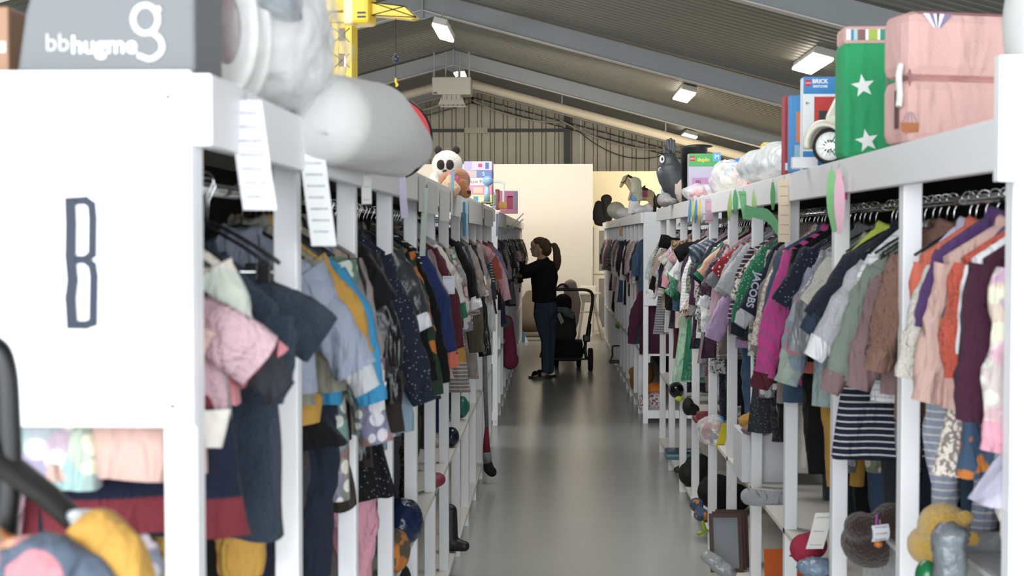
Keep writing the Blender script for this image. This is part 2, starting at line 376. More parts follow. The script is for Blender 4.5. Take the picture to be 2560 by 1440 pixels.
mb = MB(); mb.box(-DEP, 0, -.02, .0, .05, .12); mb.build('end_board', M_white, rackL2)
# B panel lettering and screws (local to the left rack)
M_ink = mat('slate_grey_paint', '#28323f', rough=.7)
def LP(px, py): 
    q = at(px, py, 1.866); return (q.x - XLF, q.z)
pts = [(176, 503), (214, 501), (229, 512), (232, 545), (231, 635), (214, 649), (185, 649)]
pts2 = [(214, 649), (231, 664), (235, 690), (233, 806), (215, 812), (176, 812)]
mb = MB(); NS = 0
def stroke(mb, pl, w, y=-.0195):
    global NS
    P = [Vector((LP(*p)[0], y, LP(*p)[1])) for p in pl]
    for a, b in zip(P[:-1], P[1:]):
        NS += 1; a = a + Vector((0, -.0001 * NS, 0)); b = b + Vector((0, -.0001 * NS, 0))
        d = (b - a).normalized(); n = Vector((-d.z, 0, d.x)) * w / 2; a2 = a - d * w * .35; b2 = b + d * w * .35
        mb.add([a2 - n, a2 + n, b2 + n, b2 - n, a2 - n + Vector((0, .001, 0)), a2 + n + Vector((0, .001, 0)), b2 + n + Vector((0, .001, 0)), b2 - n + Vector((0, .001, 0))], [(0, 1, 2, 3), (4, 7, 6, 5), (0, 4, 5, 1), (1, 5, 6, 2), (2, 6, 7, 3), (3, 7, 4, 0)])
stroke(mb, pts, .0108); stroke(mb, pts2, .0108); stroke(mb, [(176, 503), (178, 560), (177, 640), (182, 700), (177, 745), (181, 812)], .0145)
mb.build('letter', M_ink, rackL1)
mb = MB()
for px, py in ((420, 242), (431, 1016)):
    x, z = LP(px, py); mb.ell((x, -.019, z), (.003, .002, .003), 10, 6)
mb.build('screw', M_steel2, rackL1)
# ------------------------------------------------------------------ garments
PAL = {'pale pink': '#c9a0aa', 'burgundy': '#4a1a33', 'white': '#e6e6ea', 'off-white': '#dcd5ca', 'cream': '#d8cfc2', 'red-orange': '#d4513c', 'orange': '#e0664c',
 'pink-beige': '#cfa396', 'purple': '#5b3379', 'lavender': '#bcb6d0', 'lilac': '#b795c4', 'brown': '#8c6354', 'mauve': '#8b6a6c', 'sage green': '#7f8c7c', 'navy': '#1d2438',
 'black': '#0e0e11', 'grey': '#7d7f86', 'light grey': '#b3b4ba', 'charcoal': '#34363d', 'beige': '#b8a18f', 'green': '#1f7a52', 'plum': '#43263f', 'peach': '#d3a085',
 'dusty pink': '#a97a80', 'pink': '#dc8fa2', 'hot pink': '#c6498f', 'maroon': '#5e2230', 'denim blue': '#3c5878', 'slate blue': '#2c3c50', 'bright blue': '#2b8fc4',
 'khaki': '#8b8674', 'mustard': '#c08a2e', 'dark brown': '#2f2620', 'olive': '#5a523e', 'coral': '#b8503c', 'periwinkle': '#70739a', 'royal blue': '#22356f', 'pale blue': '#7f9cab',
 'mint': '#9cc9a6', 'grey-blue': '#8e97ab', 'taupe': '#8d7f78', 'dark green': '#27402f', 'red': '#a82830', 'tan': '#a8845c', 'lime': '#c5d63a', 'salmon': '#e0705f'}
def fab(col, pat=None):
    rr = {'puffy': .35, 'shiny': .3}.get(pat, .85)
    key = f'fabric_{col}_{pat}'.replace(' ', '_').replace('-', '_')
    h = PAL[col]
    kw = dict(rough=.85, bump=.25, bscale=90, var=.10, vscale=9, sheen=.05, spec=.25, fold=13)
    P = {None: {}, 'knit': dict(bump=.9, bscale=160), 'shiny': dict(rough=.3, spec=.5, bump=.4, bscale=25), 'fluffy': dict(bump=1, bscale=220, sheen=.1),
         'breton': dict(pattern='stripe', col2='#c9c6c4', pscale=17, thr=.86), 'redblock': dict(pattern='stripe', col='#6f2a32', col2='#171c30', pscale=1.2, thr=.5), 'multi': dict(pattern='stripe', col2='#d78d95', pscale=3.5, thr=.5, axis=0), 'bands': dict(pattern='stripe', col2='#b85a78', pscale=5, thr=.88),
         'leopard': dict(pattern='leopard', col2='#4b3d35', pscale=90, thr=.55), 'camo': dict(pattern='leopard', col2='#c4793a', pscale=22, thr=.56), 'speckle': dict(pattern='dots', col2='#d8d8d6', pscale=110, thr=.2),
         'dots': dict(pattern='dots', col2='#9a9aa2', pscale=90, thr=.16), 'floral': dict(pattern='floral', col2='#d9d2c8', pscale=26), 'bloom': dict(pattern='floral', col2='#d8756c', pscale=13),
         'chevron': dict(pattern='chevron', col2='#c6498f', pscale=10, thr=.5), 'lace': dict(pattern='leopard', col2='#e2d8cc', pscale=120, thr=.5), 'nordic': dict(pattern='dots', col2='#e9e4e2', pscale=60, thr=.3), 'check': dict(pattern='chevron', col2='#8b8a88', pscale=14, thr=.6)}[pat]
    kw.update(P); return mat(key, kw.pop('col', h), **kw)
def mute(h, k=.22):
    r, g, b = (int(h[i:i + 2], 16) for i in (1, 3, 5)); y = .3 * r + .59 * g + .11 * b
    return '#%02x%02x%02x' % tuple(int(c + (y - c) * k) for c in (r, g, b))
PAL = {k: mute(v) for k, v in PAL.items()}
RNG = random.Random(7)
def catmull(P, n=5):
    P = [Vector(p) for p in P]; Q = [P[0] * 2 - P[1]] + P + [P[-1] * 2 - P[-2]]; out = []
    for i in range(1, len(Q) - 2):
        a, b, c, d = Q[i - 1:i + 3]
        for k in range(n):
            t = k / n; out.append(.5 * ((2 * b) + (c - a) * t + (2 * a - 5 * b + 4 * c - d) * t * t + (3 * b - a - 3 * c + d) * t ** 3))
    out.append(P[-1]); return out
def interp(xs, ys, x):
    if x <= xs[0]: return ys[0]
    for i in range(1, len(xs)):
        if x <= xs[i]: return ys[i - 1] + (ys[i] - ys[i - 1]) * (x - xs[i - 1]) / (xs[i] - xs[i - 1])
    return ys[-1]
def g_body(prof, seed, n=28, rows=16, wr=.012, tilt=0, puff=0, z_top=None):
    """prof = [(z, half width, half thickness)] from neck to hem"""
    zs = [-p[0] for p in prof]; H = zs[-1] - zs[0]; rings = []
    dz = sorted(set([zs[0] + H * i / rows for i in range(rows + 1)] + zs))
    k1 = RNG.choice([3, 4, 5]); ph = RNG.uniform(0, 6)
    for z in dz:
        hw = interp(zs, [p[1] for p in prof], z); th = interp(zs, [p[2] for p in prof], z); t = (z - zs[0]) / H
        if puff: f = 1 + puff * abs(math.sin(z * 42)); th *= f; hw *= 1 + (f - 1) * .12
        r = []
        for k in range(n):
            a = 2 * math.pi * k / n; c, s = math.cos(a), math.sin(a)
            x = hw * math.copysign(abs(c) ** .85, c); y = th * math.copysign(abs(s) ** .8, s)
            y += th * .38 * t * math.sin(k1 * x / max(hw, .01) * 1.7 + ph + (1.3 if s > 0 else 0))
            nv = noise.noise(Vector((x * 9 + seed * 3.1, z * 6, s * 1.5 + seed))); y += nv * wr * (.4 + t) ; x += nv * wr * .5
            r.append((x, y, -z + nv * .004 * t))
        rings.append(r)
    return rings
def g_tube(mb, pts, rads, flat, seed, n=12, puff=0, cap=False, step=7):
    P = catmull(pts, step); m = len(P) - 1; rs = [interp([i / (len(rads) - 1) for i in range(len(rads))], rads, j / m) for j in range(m + 1)]
    rings = []
    for j, p in enumerate(P):
        t = (P[min(j + 1, m)] - P[max(j - 1, 0)]).normalized(); a = Vector((t.z, 0, -t.x)).normalized() if abs(t.y) < .95 else Vector((1, 0, 0)); b = t.cross(a).normalized()
        r = []
        pf = 1 + puff * abs(math.sin(j * 1.3))
        for k in range(n):
            th = 2 * math.pi * k / n; nv = noise.noise(Vector((p.x * 14 + seed, p.z * 14 + math.cos(th), seed + math.sin(th)))) 
            nv2 = noise.noise(Vector((th * .8 + seed, p.z * 38, p.x * 20))); q = p + a * math.cos(th) * rs[j] * pf * (1 + .30 * nv + .16 * nv2) + b * math.sin(th) * rs[j] * flat * pf * (1 + .5 * nv + .4 * nv2); r.append(q)
        rings.append(r)
    mb.rings(rings, (False, cap)); return rings
def hanger_mesh():
    h = MB(); pts = []
    for k in range(10):
        a = R_(200 - k * 28); pts.append((.016 * math.cos(a), 0, .0 + .004 + .016 * math.sin(a)))
    pts = pts[:8] + [(.004, 0, -.02), (0, 0, -.062)]
    h.tube(pts, .0017, 6); b = MB()
    b.tube(catmull([(-.125, 0, -.128), (-.07, 0, -.092), (0, 0, -.062), (.07, 0, -.092), (.125, 0, -.128)], 4), .006, 6, flat=.6)
    c = MB(); c.tube([(-.115, 0, -.142), (.115, 0, -.142)], .0025, 6)
    return h, b, c
_h, _b, _c = hanger_mesh()
def first_hanger(cat='hanger'):
    r = thing('clothes_hanger', '', 'hanger'); _h.build('hook', M_chrome, r, True); _b.build('hanger_arm', M_black, r, True); _c.build('bar', M_chrome, r, True)
    mb = MB(); mb.box(.09, .112, -.008, .008, -.160, -.130); mb.build('clip', M_black, r, bevel=.002)
    mb = MB(); mb.box(-.112, -.09, -.008, .008, -.160, -.130); mb.build('clip', M_black, r, bevel=.002)
    return r
HANG = None
ORD = ['first', 'second', 'third', 'fourth', 'fifth', 'sixth', 'seventh', 'eighth', 'ninth', 'tenth', 'eleventh', 'twelfth', 'thirteenth']
def hanger(loc, rz, side):
    global HANG
    if HANG is None: HANG = first_hanger(); o = HANG
    else: o = copy_tree(HANG)
    o.location = loc; o.rotation_euler = (0, 0, rz)
    y = loc[1]; ps = YR1 if side == 'right' else YL1
    if y > ps[-1] + .1: where = f'far {side} clothes rack, ' + ('nearer half' if y < 17 else 'farther half')
    else:
        b = max(1, sum(1 for q in ps if q < y)); where = f'{ORD[b - 1]} bay of the {side} rack'
    o['label'] = f'black hanger with chrome hook on the rod, {where}'; o['group'] = f'hangers, {where}'
    return o
LASTNAME = {}
USED = {}
GLIST = []
def garment(kind, col, pat=None, L=.5, sw=.15, sl=.36, reach=None, tip=None, loc=(0, 0, 0), rz=0, label='', cat=None, puff=0, cuff=None, hem=None, hood=False, sleeve_col=None, group=None, s=1, drop=0, hemcol=None, collar=True, body_w=1.0, sp=None):
    """s=+1: aisle is on -x side. origin = rod. tip=(dx,dz) end of aisle-side sleeve relative to the origin"""
    seed = RNG.uniform(0, 100); m = fab(col, pat); ms = fab(sleeve_col, sp) if sleeve_col else m
    r = thing(kind, label, cat or kind.replace('_', ' '), loc, rz, group)
    if drop: pass
    z0 = -.055 - drop; mb = MB(); lower = kind in ('trousers', 'leggings', 'skirt', 'tulle_skirt')
    if lower:
        z0 = -.13 - drop; w = sw
        if kind in ('trousers', 'leggings'):
            mb.rings(g_body([(z0, w * .8, .012), (z0 - .05, w * .85, .03), (z0 - L * .3, w * .92, .045)], seed, rows=5), (False, True)); mb.build('waist', m, r, True)
            for q in (-1, 1):
                mb = MB(); f = .45 if kind == 'trousers' else .38
                g_tube(mb, [(q * w * .46, 0, z0 - L * .22), (q * w * .48, RNG.uniform(-.01, .01), z0 - L * .6), (q * w * .44, RNG.uniform(-.015, .015), z0 - L)], [w * .46, w * f, w * f * .72], .62, seed + q, 14); mb.build('trouser_leg', m, r, True)
        else:
            mb.rings(g_body([(z0, w * .75, .015), (z0 - .06, w * .85, .03), (z0 - L, w * 1.35, .075)], seed, n=40, wr=.03), (False, False)); mb.build('skirt_panel', m, r, True)
        return r
    zh = z0 - L; flare = 1.35 if kind == 'dress' else 1.0; bw = body_w
    th = .028 if not puff else .045
    nk = .035
    prof = [(z0, nk, .018), (z0 - .012, nk + .02, .022), (z0 - .072, sw * .97, th * .75), (z0 - .15, sw * .93 * bw, th), (z0 - L * .5, sw * .92 * bw * (1 + (flare - 1) * .3), th * 1.2), (zh, sw * .98 * flare * bw, th * 1.3)]
    mb.rings(g_body(prof, seed, puff=puff), (False, False)); mb.build('body', m, r, True)
    if hemcol or hem:
        hw = sw * .99 * flare * bw; hb = MB(); hb.rings(g_body([(zh + .015, hw * 1.01, th * 1.32), (zh - .04, hw * .95, th * 1.2)], seed, rows=2), (False, False)); hb.build('hem_band', fab(hemcol or col, None if hemcol else 'knit'), r, True)
    if collar and not hood:
        cb = MB(); cb.rings([[((nk + .004) * q * math.cos(a), (.022) * q * math.sin(a), z0 + dz - .004 + .006 * math.cos(a * 2)) for a in [2 * math.pi * k / 16 for k in range(16)]] for q, dz in ((1.2, -.014), (1.1, .006), (.9, .016), (.8, -.006))], (False, False)); cb.build('collar', ms if sleeve_col else m, r, True)
    if hood:
        hb = MB(); hb.rings([[(w * math.cos(a) , .03 + y0 * 1 + t * math.sin(a), z0 + dz) for a in [2 * math.pi * k / 16 for k in range(16)]] for w, t, dz, y0 in ((.06, .04, -.035, 0), (.085, .05, -.02, .005), (.08, .045, .0, .01), (.055, .03, .02, .012), (.02, .012, .025, .012))], (False, True)); hb.build('hood', m, r, True)
    if kind != 'vest' and sl > .02:
        for q in (-1, 1):
            a0 = Vector((q * (sw - .04), 0, z0 - .095))
            if tip and q == -s:
                e = Vector((tip[0], RNG.uniform(-.02, .0), tip[1]))
            else:
                ang = RNG.uniform(.12, .35); e = a0 + Vector((q * math.sin(ang) * sl, RNG.uniform(-.02, .02), -math.cos(ang) * sl))
            mid = a0.lerp(e, .5) + Vector((q * RNG.uniform(.0, .07) * (a0 - e).length, RNG.uniform(-.02, .01), .005))
            rr = .052 if sl > .2 else .06
            if kind in ('coat', 'jacket', 'raincoat'): rr = .056
            ln = (a0 - e).length
            if ln < .2: rr *= .95
            mb = MB(); g_tube(mb, [a0, mid, e], [rr, rr * .92, rr * .62 if ln > .22 else rr * .85], .5 if not puff else .75, seed + q * 5, 14, puff * .4); mb.build('sleeve', ms, r, True)
            if cuff is not None:
                d = (e - mid).normalized(); cb = MB(); g_tube(cb, [e - d * .012, e + d * .012, e + d * .045], [rr * .66, rr * .64, rr * .55], .6, seed, 12); cb.build('cuff', fab(cuff) if cuff in PAL else mat('reflective_band', '#e4e4e6', rough=.3), r, True)
    return r
RODR = XRF + .14; RODL = XLF - .14; ZROD = 1.745
def put(side, Y, px, py, hemy, kind, col, pat=None, label=None, cat=None, rz=None, ox=0, **kw):
    """garment on the front rod. (px,py) photo position of the aisle-side sleeve end at depth Y; hemy = photo row of the hem"""
    s = 1 if side == 'right' else -1; rod = RODR if s > 0 else RODL
    rod += ox
    X_ = (px - 1380) / FPX * Y
    if Y > 4 and abs(X_ - rod) > .25: Y = min(10.8, abs(rod - s * .24) * FPX / abs(px - 1380))
    loc = Vector((rod, Y, ZROD)); t = at(px, py, Y - .02); hz = at(px, hemy, Y).z
    tip = (t.x - rod, t.z - ZROD); drop = kw.pop('drop', 0)
    z0 = ZROD - .055 - drop; L = max(.2, z0 - hz)
    if kind in ('trousers', 'leggings', 'skirt', 'tulle_skirt'): L = max(.15, ZROD - .13 - drop - hz)
    lim = .235
    if rz is None: rz = RNG.uniform(-.12, .12)
    g = garment(kind, col, pat, L=L, tip=tip, loc=loc, rz=rz, label=label or '', cat=cat, s=s, drop=drop, **kw)
    hanger((rod, Y, ZROD), rz, side)
    GLIST.append((side, Y, g, col, kind, pat)); return g
KN = {'top': 'top', 'coat': 'coat', 'jacket': 'jacket', 'dress': 'dress', 'vest': 'vest', 'trousers': 'trousers', 'leggings': 'leggings', 'raincoat': 'raincoat', 'hoodie': 'hoodie', 'sweater': 'sweater', 'cardigan': 'cardigan', 'shirt': 'shirt', 'skirt': 'skirt', 'tulle_skirt': 'tulle skirt', 'romper': 'romper'}
P = put
# right rack, near to far
P('right', 2.66, 2512, 1075, 1090, 'coat', 'pale pink', 'floral', 'pale pink patterned coat with pink cuffs, nearest on the right rack', cuff='pink', sw=.13)
P('right', 2.68, 2520, 900, 1255, 'tulle_skirt', 'lavender', None, 'lilac tulle skirt hanging beneath the nearest pale pink coat', sw=.13, drop=.28)
P('right', 2.74, 2440, 1055, 1000, 'cardigan', 'burgundy', 'knit', 'dark burgundy knitted cardigan, second garment from the near end of the right rack', sw=.15)
P('right', 2.79, 2500, 900, 1440, 'leggings', 'cream', None, 'long cream leggings hanging behind the burgundy cardigan', sw=.11, drop=.25)
P('right', 2.82, 2448, 890, 985, 'shirt', 'white', 'shiny', 'crinkled white blouse with lilac hem beside the burgundy cardigan', hemcol='lilac', sw=.15)
P('right', 2.88, 2405, 950, 960, 'top', 'red-orange', 'knit', 'red-orange collared top hanging beside the crinkled white blouse', sw=.15)
P('right', 2.93, 2400, 930, 1190, 'dress', 'denim blue', 'camo', 'long blue dress with an orange blotch print on the right rack', sw=.11, sl=.1, body_w=1)
P('right', 3.0, 2325, 1010, 1020, 'hoodie', 'pink-beige', None, 'pink-beige hoodie with a round elbow patch on the right rack', sw=.155, hood=False)
P('right', 3.03, 2370, 950, 1190, 'dress', 'taupe', 'lace', 'taupe lace dress hanging low between cream and blotch-printed garments', sw=.12, sl=.05, drop=.2)
P('right', 3.07, 2340, 820, 900, 'sweater', 'purple', 'fluffy', 'fluffy deep purple sweater with high neck on the right rack', sw=.15, drop=-.02)
P('right', 3.14, 2262, 945, 960, 'sweater', 'cream', 'knit', 'cream wide-sleeved sweater covering a white post of the right rack', sw=.15, drop=.02)
P('right', 3.22, 2330, 790, 820, 'top', 'orange', None, 'bright orange top hanging behind the cream sweater', sw=.15)
P('right', 3.29, 2400, 760, 900, 'top', 'lavender', None, 'pale lavender top just beyond the bright orange top', sw=.12)
P('right', 3.34, 2300, 1000, 1330, 'leggings', 'grey-blue', 'breton', 'thin blue and white striped leggings below the brown cardigan', sw=.11, drop=.15)
P('right', 3.47, 2205, 885, 1045, 'cardigan', 'brown', 'knit', 'warm brown knitted cardigan just beyond the second near post', sw=.14, cuff='brown')
P('right', 3.53, 2200, 900, 1045, 'top', 'brown', 'leopard', 'brown leopard-lace top hanging next to the warm brown cardigan', sw=.12)
P('right', 3.6, 2150, 975, 985, 'sweater', 'mauve', None, 'plain mauve sweater between brown cardigan and sage green top', sw=.145, drop=.05)
P('right', 3.66, 2190, 960, 1205, 'leggings', 'grey', 'leopard', 'grey leopard-print leggings with pale cuffs hanging below the mauve sweater', sw=.10, drop=.18)
P('right', 3.74, 2095, 945, 950, 'top', 'sage green', None, 'sage green long-sleeved top on the right rack', sw=.14, drop=.03, cuff='mauve')
P('right', 3.8, 2110, 900, 1000, 'top', 'white', 'breton', 'white ribbed top tucked behind the sage green top', sw=.13)
P('right', 3.87, 2052, 860, 900, 'sweater', 'light grey', 'speckle', 'speckled light grey sweater with white cuff beside the sage green top', cuff='white', sw=.14, drop=.03)
P('right', 3.93, 2040, 800, 930, 'jacket', 'navy', 'fluffy', 'fuzzy navy jacket behind the speckled grey sweater', sw=.14, cuff='slate blue')
P('right', 3.99, 2130, 900, 1140, 'dress', 'navy', 'breton', 'navy dress with white, pink and green stripes on the right rack', sw=.14, sl=.05, drop=.04)
P('right', 4.05, 2080, 900, 1145, 'dress', 'navy', 'bands', 'navy dress with broad pink bands, behind the white-striped one', sw=.13, sl=.05, drop=.04)
P('right', 4.1, 2100, 800, 900, 'top', 'lime', None, 'lime yellow top showing behind the third near post', sw=.12)
P('right', 4.3, 2030, 765, 790, 'sweater', 'off-white', 'fluffy', 'fluffy off-white sweater just beyond the third near post', sw=.14, drop=.03)
P('right', 4.38, 1990, 880, 950, 'jacket', 'grey', 'shiny', 'shiny grey zip jacket next to the floral raincoat', sw=.14)
P('right', 4.46, 2010, 900, 1180, 'leggings', 'dark green', 'floral', 'dark floral leggings below the grey zip jacket', sw=.11, drop=.2)
P('right', 4.52, 1965, 960, 1010, 'raincoat', 'pale blue', 'bloom', 'see-through raincoat with big coral blossoms on the right rack', sw=.15, drop=.05, puff=.1)
P('right', 4.6, 1960, 765, 860, 'coat', 'navy', 'dots', 'dotted navy top with fluffy cuffs beside the floral raincoat', sw=.15)
P('right', 4.68, 1995, 1000, 1215, 'leggings', 'mustard', None, 'mustard yellow leggings dangling on the right rack', sw=.09, drop=.22)
P('right', 4.73, 1905, 940, 960, 'jacket', 'black', 'chevron', 'shiny black and hot pink chevron-striped tracksuit top', sw=.155, cuff='maroon', sleeve_col='hot pink', sp='chevron')
P('right', 4.8, 1990, 760, 900, 'jacket', 'black', None, 'black jacket with a salmon lining beside the chevron tracksuit top', sw=.15, sleeve_col='black', hemcol='salmon')
P('right', 4.86, 1930, 1000, 1185, 'trousers', 'black', None, 'long black trousers with white hem hanging behind the pink chevron jacket', sw=.12, drop=.12)
P('right', 5.1, 1895, 865, 890, 'cardigan', 'beige', 'lace', 'beige lace cardigan between pink chevron jacket and lettered sweatshirt', sw=.14)
gj = P('right', 5.2, 1868, 790, 800, 'sweater', 'navy', None, 'navy sweatshirt with big letters on the grey cuffed sleeve', sw=.15, cuff='light grey', drop=.02)
P('right', 5.3, 1846, 810, 850, 'sweater', 'green', 'speckle', 'green sweater with white specks beside the lettered sweatshirt', sw=.15, cuff='navy')
P('right', 5.42, 1843, 755, 820, 'top', 'cream', 'leopard', 'cream and black leopard top beyond the speckled green sweater', sw=.14)
P('right', 5.52, 1812, 730, 780, 'top', 'light grey', 'dots', 'light grey puff-sleeved top with tiny dots beyond the leopard top', sw=.15)
P('right', 5.62, 1800, 735, 780, 'top', 'light grey', 'fluffy', 'plain light grey puffed top on the right rack', sw=.15)
P('right', 5.72, 1785, 720, 760, 'cardigan', 'grey', None, 'mid-grey cardigan beside the red and white patterned sweater', sw=.15)
P('right', 5.82, 1790, 690, 740, 'sweater', 'red', 'nordic', 'red and white snowflake-patterned sweater on the right rack', sw=.145)
P('right', 6.02, 1765, 745, 800, 'jacket', 'plum', 'shiny', 'plum winter jacket with white reflective cuff on the right rack', sw=.155, cuff='white', puff=.15)
P('right', 6.1, 1800, 900, 985, 'trousers', 'plum', None, 'long plum trousers below the plum winter jacket', sw=.12, drop=.1)
P('right', 6.2, 1783, 850, 870, 'top', 'lilac', None, 'lilac padded top beneath the plum winter jacket', sw=.14, drop=.15)
P('right', 6.3, 1765, 770, 800, 'dress', 'cream', 'leopard', 'cream leopard-print dress beyond the plum winter jacket', sw=.13)
P('right', 6.4, 1758, 690, 770, 'top', 'peach', None, 'peach top with a green hem on the right rack', sw=.14, hemcol='green')
P('right', 6.52, 1752, 700, 760, 'top', 'green', None, 'plain emerald green top beyond the peach top', sw=.14)
P('right', 6.62, 1738, 700, 780, 'shirt', 'navy', None, 'dark navy shirt beside the white puffed blouse', sw=.15)
P('right', 6.85, 1727, 640, 700, 'jacket', 'denim blue', 'check', 'blue checked shirt beyond the fifth near post', sw=.14)
P('right', 7.0, 1688, 695, 720, 'shirt', 'white', None, 'bright white puffed blouse in the middle of the right rack', sw=.155, puff=.1)
P('right', 7.12, 1708, 790, 830, 'dress', 'beige', 'leopard', 'brown sequinned dress hanging under the white blouse', sw=.10, drop=.18)
P('right', 7.22, 1690, 640, 700, 'jacket', 'black', None, 'small black jacket just beyond the white puffed blouse', sw=.14)
P('right', 7.32, 1680, 660, 720, 'coat', 'dusty pink', 'shiny', 'dusty pink quilted coat in the middle of the right rack', sw=.15, puff=.2)
P('right', 7.42, 1675, 680, 740, 'top', 'light grey', None, 'pale grey top beyond the dusty pink quilted coat', sw=.15)
P('right', 7.65, 1665, 720, 760, 'top', 'pink', None, 'clear pink jersey top on the right rack', sw=.14)
P('right', 7.75, 1680, 620, 680, 'dress', 'tan', 'leopard', 'golden sequinned dress, high on the middle of the right rack', sw=.13)
P('right', 7.9, 1672, 700, 955, 'dress', 'mint', 'shiny', 'long mint green tulle party dress', sw=.15, sl=.05, drop=.12, body_w=1.1)
P('right', 8.05, 1675, 740, 950, 'dress', 'green', 'shiny', 'deeper green underdress behind the mint tulle party dress', sw=.13, sl=.05, drop=.15)
P('right', 8.2, 1655, 660, 720, 'top', 'pale pink', 'floral', 'pale pink floral top beyond the mint party dress', sw=.14)
P('right', 8.45, 1632, 730, 770, 'coat', 'black', None, 'black sweater with a white stripe sticking out into the aisle', sw=.16, cuff='white', drop=.05)
P('right', 8.6, 1650, 600, 680, 'shirt', 'black', None, 'black collared shirt, high on the far half of the right rack', sw=.15)
P('right', 8.8, 1634, 690, 730, 'cardigan', 'beige', 'knit', 'long beige knitted cardigan in the far half of the right rack', sw=.15)
P('right', 9.0, 1622, 700, 720, 'coat', 'light grey', 'floral', 'grey floral padded coat in the far half of the right rack', sw=.15)
P('right', 12.86, 1590, 690, 860, 'dress', 'denim blue', None, 'long blue faded dress hanging at the near end of the far right rack', sw=.15, sl=.3, ox=-.04)
P('right', 12.7, 1580, 860, 885, 'coat', 'burgundy', None, 'dark burgundy coat hanging lowest at the near end of the far right rack', sw=.14, sl=.1, drop=.45, ox=-.05)
# left rack
P('left', 2.0, 640, 900, 1050, 'cardigan', 'pale pink', 'knit', 'pale pinkish cardigan, nearest garment on the left rack', sw=.155, drop=.06, hemcol='off-white')
P('left', 2.08, 600, 900, 1080, 'sweater', 'off-white', 'floral', 'off-white patterned sweater behind the nearest pink cardigan', sw=.14)
P('left', 2.16, 655, 930, 1010, 'sweater', 'maroon', 'multi', 'pink, maroon and white striped knit sleeve garment on the left rack', sw=.14, drop=.08, cuff='charcoal')
P('left', 2.3, 640, 1000, 1340, 'romper', 'slate blue', 'fluffy', 'large slate blue fleece overall filling the first bay', sw=.13, drop=.07, sl=.03, ox=.05)
P('left', 1.965, 300, 1150, 1190, 'top', 'pink-beige', None, 'pinkish beige top whose hem shows below the lettered panel', sw=.13, sl=.03, drop=.05, rz=0)
P('left', 1.95, 120, 1150, 1220, 'top', 'grey-blue', 'floral', 'washed grey-blue top at the left, below the lettered panel', sw=.12, sl=.03, drop=.05, ox=-.13, rz=0)
P('left', 2.03, 350, 1150, 1330, 'dress', 'maroon', 'redblock', 'dark red and navy block-striped dress below the lettered panel', sw=.14, sl=.03, drop=.05, rz=0)
P('left', 2.06, 350, 1150, 1420, 'dress', 'navy', None, 'dark navy dress at the left, below the lettered panel', sw=.14, sl=.03, drop=.05, ox=-.2, rz=0)
P('left', 2.42, 800, 850, 880, 'coat', 'slate blue', 'fluffy', 'slate blue fleece jacket with a thick sleeve reaching past the white post', sw=.15, drop=.05, puff=.1)
P('left', 2.52, 640, 900, 1440, 'trousers', 'mustard', None, 'mustard trousers under the slate blue fleece overall', sw=.12, drop=.25)
P('left', 2.8, 890, 930, 980, 'sweater', 'grey-blue', None, 'pale grey-blue sweater just beyond the first white post', sw=.155, cuff='light grey', drop=.02)
P('left', 2.87, 830, 980, 1010, 'top', 'khaki', None, 'khaki top beneath the pale grey-blue sweater', sw=.14)
P('left', 2.93, 880, 900, 1010, 'top', 'mustard', None, 'mustard top with dark printing beside the bright blue one', sw=.14, hemcol='mustard')
P('left', 3.0, 860, 1000, 1110, 'skirt', 'black', None, 'black skirt hanging below the mustard top', sw=.13, drop=.25)
P('left', 3.06, 800, 1000, 1370, 'leggings', 'charcoal', 'leopard', 'long charcoal leopard leggings between the first two white posts', sw=.10, drop=.2)
P('left', 3.13, 930, 1010, 1010, 'top', 'bright blue', None, 'bright turquoise blue long-sleeved top on the left rack', sw=.155, drop=.02)
P('left', 3.2, 840, 1000, 1440, 'trousers', 'navy', None, 'long dark navy trousers between the first two white posts', sw=.14, drop=.2)
P('left', 3.3, 900, 900, 1100, 'coat', 'black', None, 'long black coat just behind the bright turquoise top', sw=.15)
P('left', 3.55, 960, 760, 900, 'hoodie', 'black', None, 'black hoodie with raised hood beyond the second white post', sw=.15, hood=True, drop=-.01)
P('left', 3.65, 975, 1010, 1150, 'coat', 'black', 'shiny', 'glossy black long coat with reflective tag', sw=.15)
P('left', 3.75, 985, 1080, 1160, 'coat', 'dark brown', None, 'long dark brown coat between two black ones on the left rack', sw=.15)
P('left', 3.83, 960, 1000, 1240, 'skirt', 'black', 'dots', 'black glitter skirt above the pale pink trousers', sw=.14, drop=.3)
P('left', 3.9, 960, 1000, 1440, 'trousers', 'pink', None, 'pale pink trousers hanging low on the left rack', sw=.15, drop=.5)
P('left', 4.0, 1060, 1010, 1035, 'jacket', 'navy', 'dots', 'dark navy jacket with tiny dots on the left rack', sw=.15)
P('left', 4.08, 1010, 1080, 1125, 'top', 'pale blue', None, 'pale blue top hanging low behind the dotted navy jacket', sw=.14, drop=.2)
P('left', 4.3, 1045, 790, 900, 'jacket', 'charcoal', 'shiny', 'charcoal jacket with a white-edged cuff beyond the third white post', sw=.155, cuff='white')
P('left', 4.45, 1065, 960, 1000, 'coat', 'black', None, 'plain black coat beside the white-cuffed charcoal jacket', sw=.15)
P('left', 4.6, 1085, 990, 1050, 'coat', 'dark green', 'camo', 'dark camouflage coat in the fourth bay of the left rack', sw=.15)
P('left', 4.8, 1100, 960, 1000, 'hoodie', 'black', None, 'black hooded sweater in the fourth bay of the left rack', sw=.15, hood=True)
P('left', 5.05, 1120, 890, 900, 'jacket', 'royal blue', None, 'dark blue jacket with orange hem in the middle of the left rack', sw=.16, cuff='orange')
P('left', 5.25, 1138, 880, 890, 'jacket', 'maroon', None, 'maroon jacket with mustard cuff beside the dark blue one', sw=.16, cuff='mustard')
P('left', 5.45, 1148, 770, 800, 'hoodie', 'light grey', None, 'light grey zipped hoodie with white paper tag on the left rack', sw=.15, hood=True, puff=.1, drop=-.02, cuff='green')
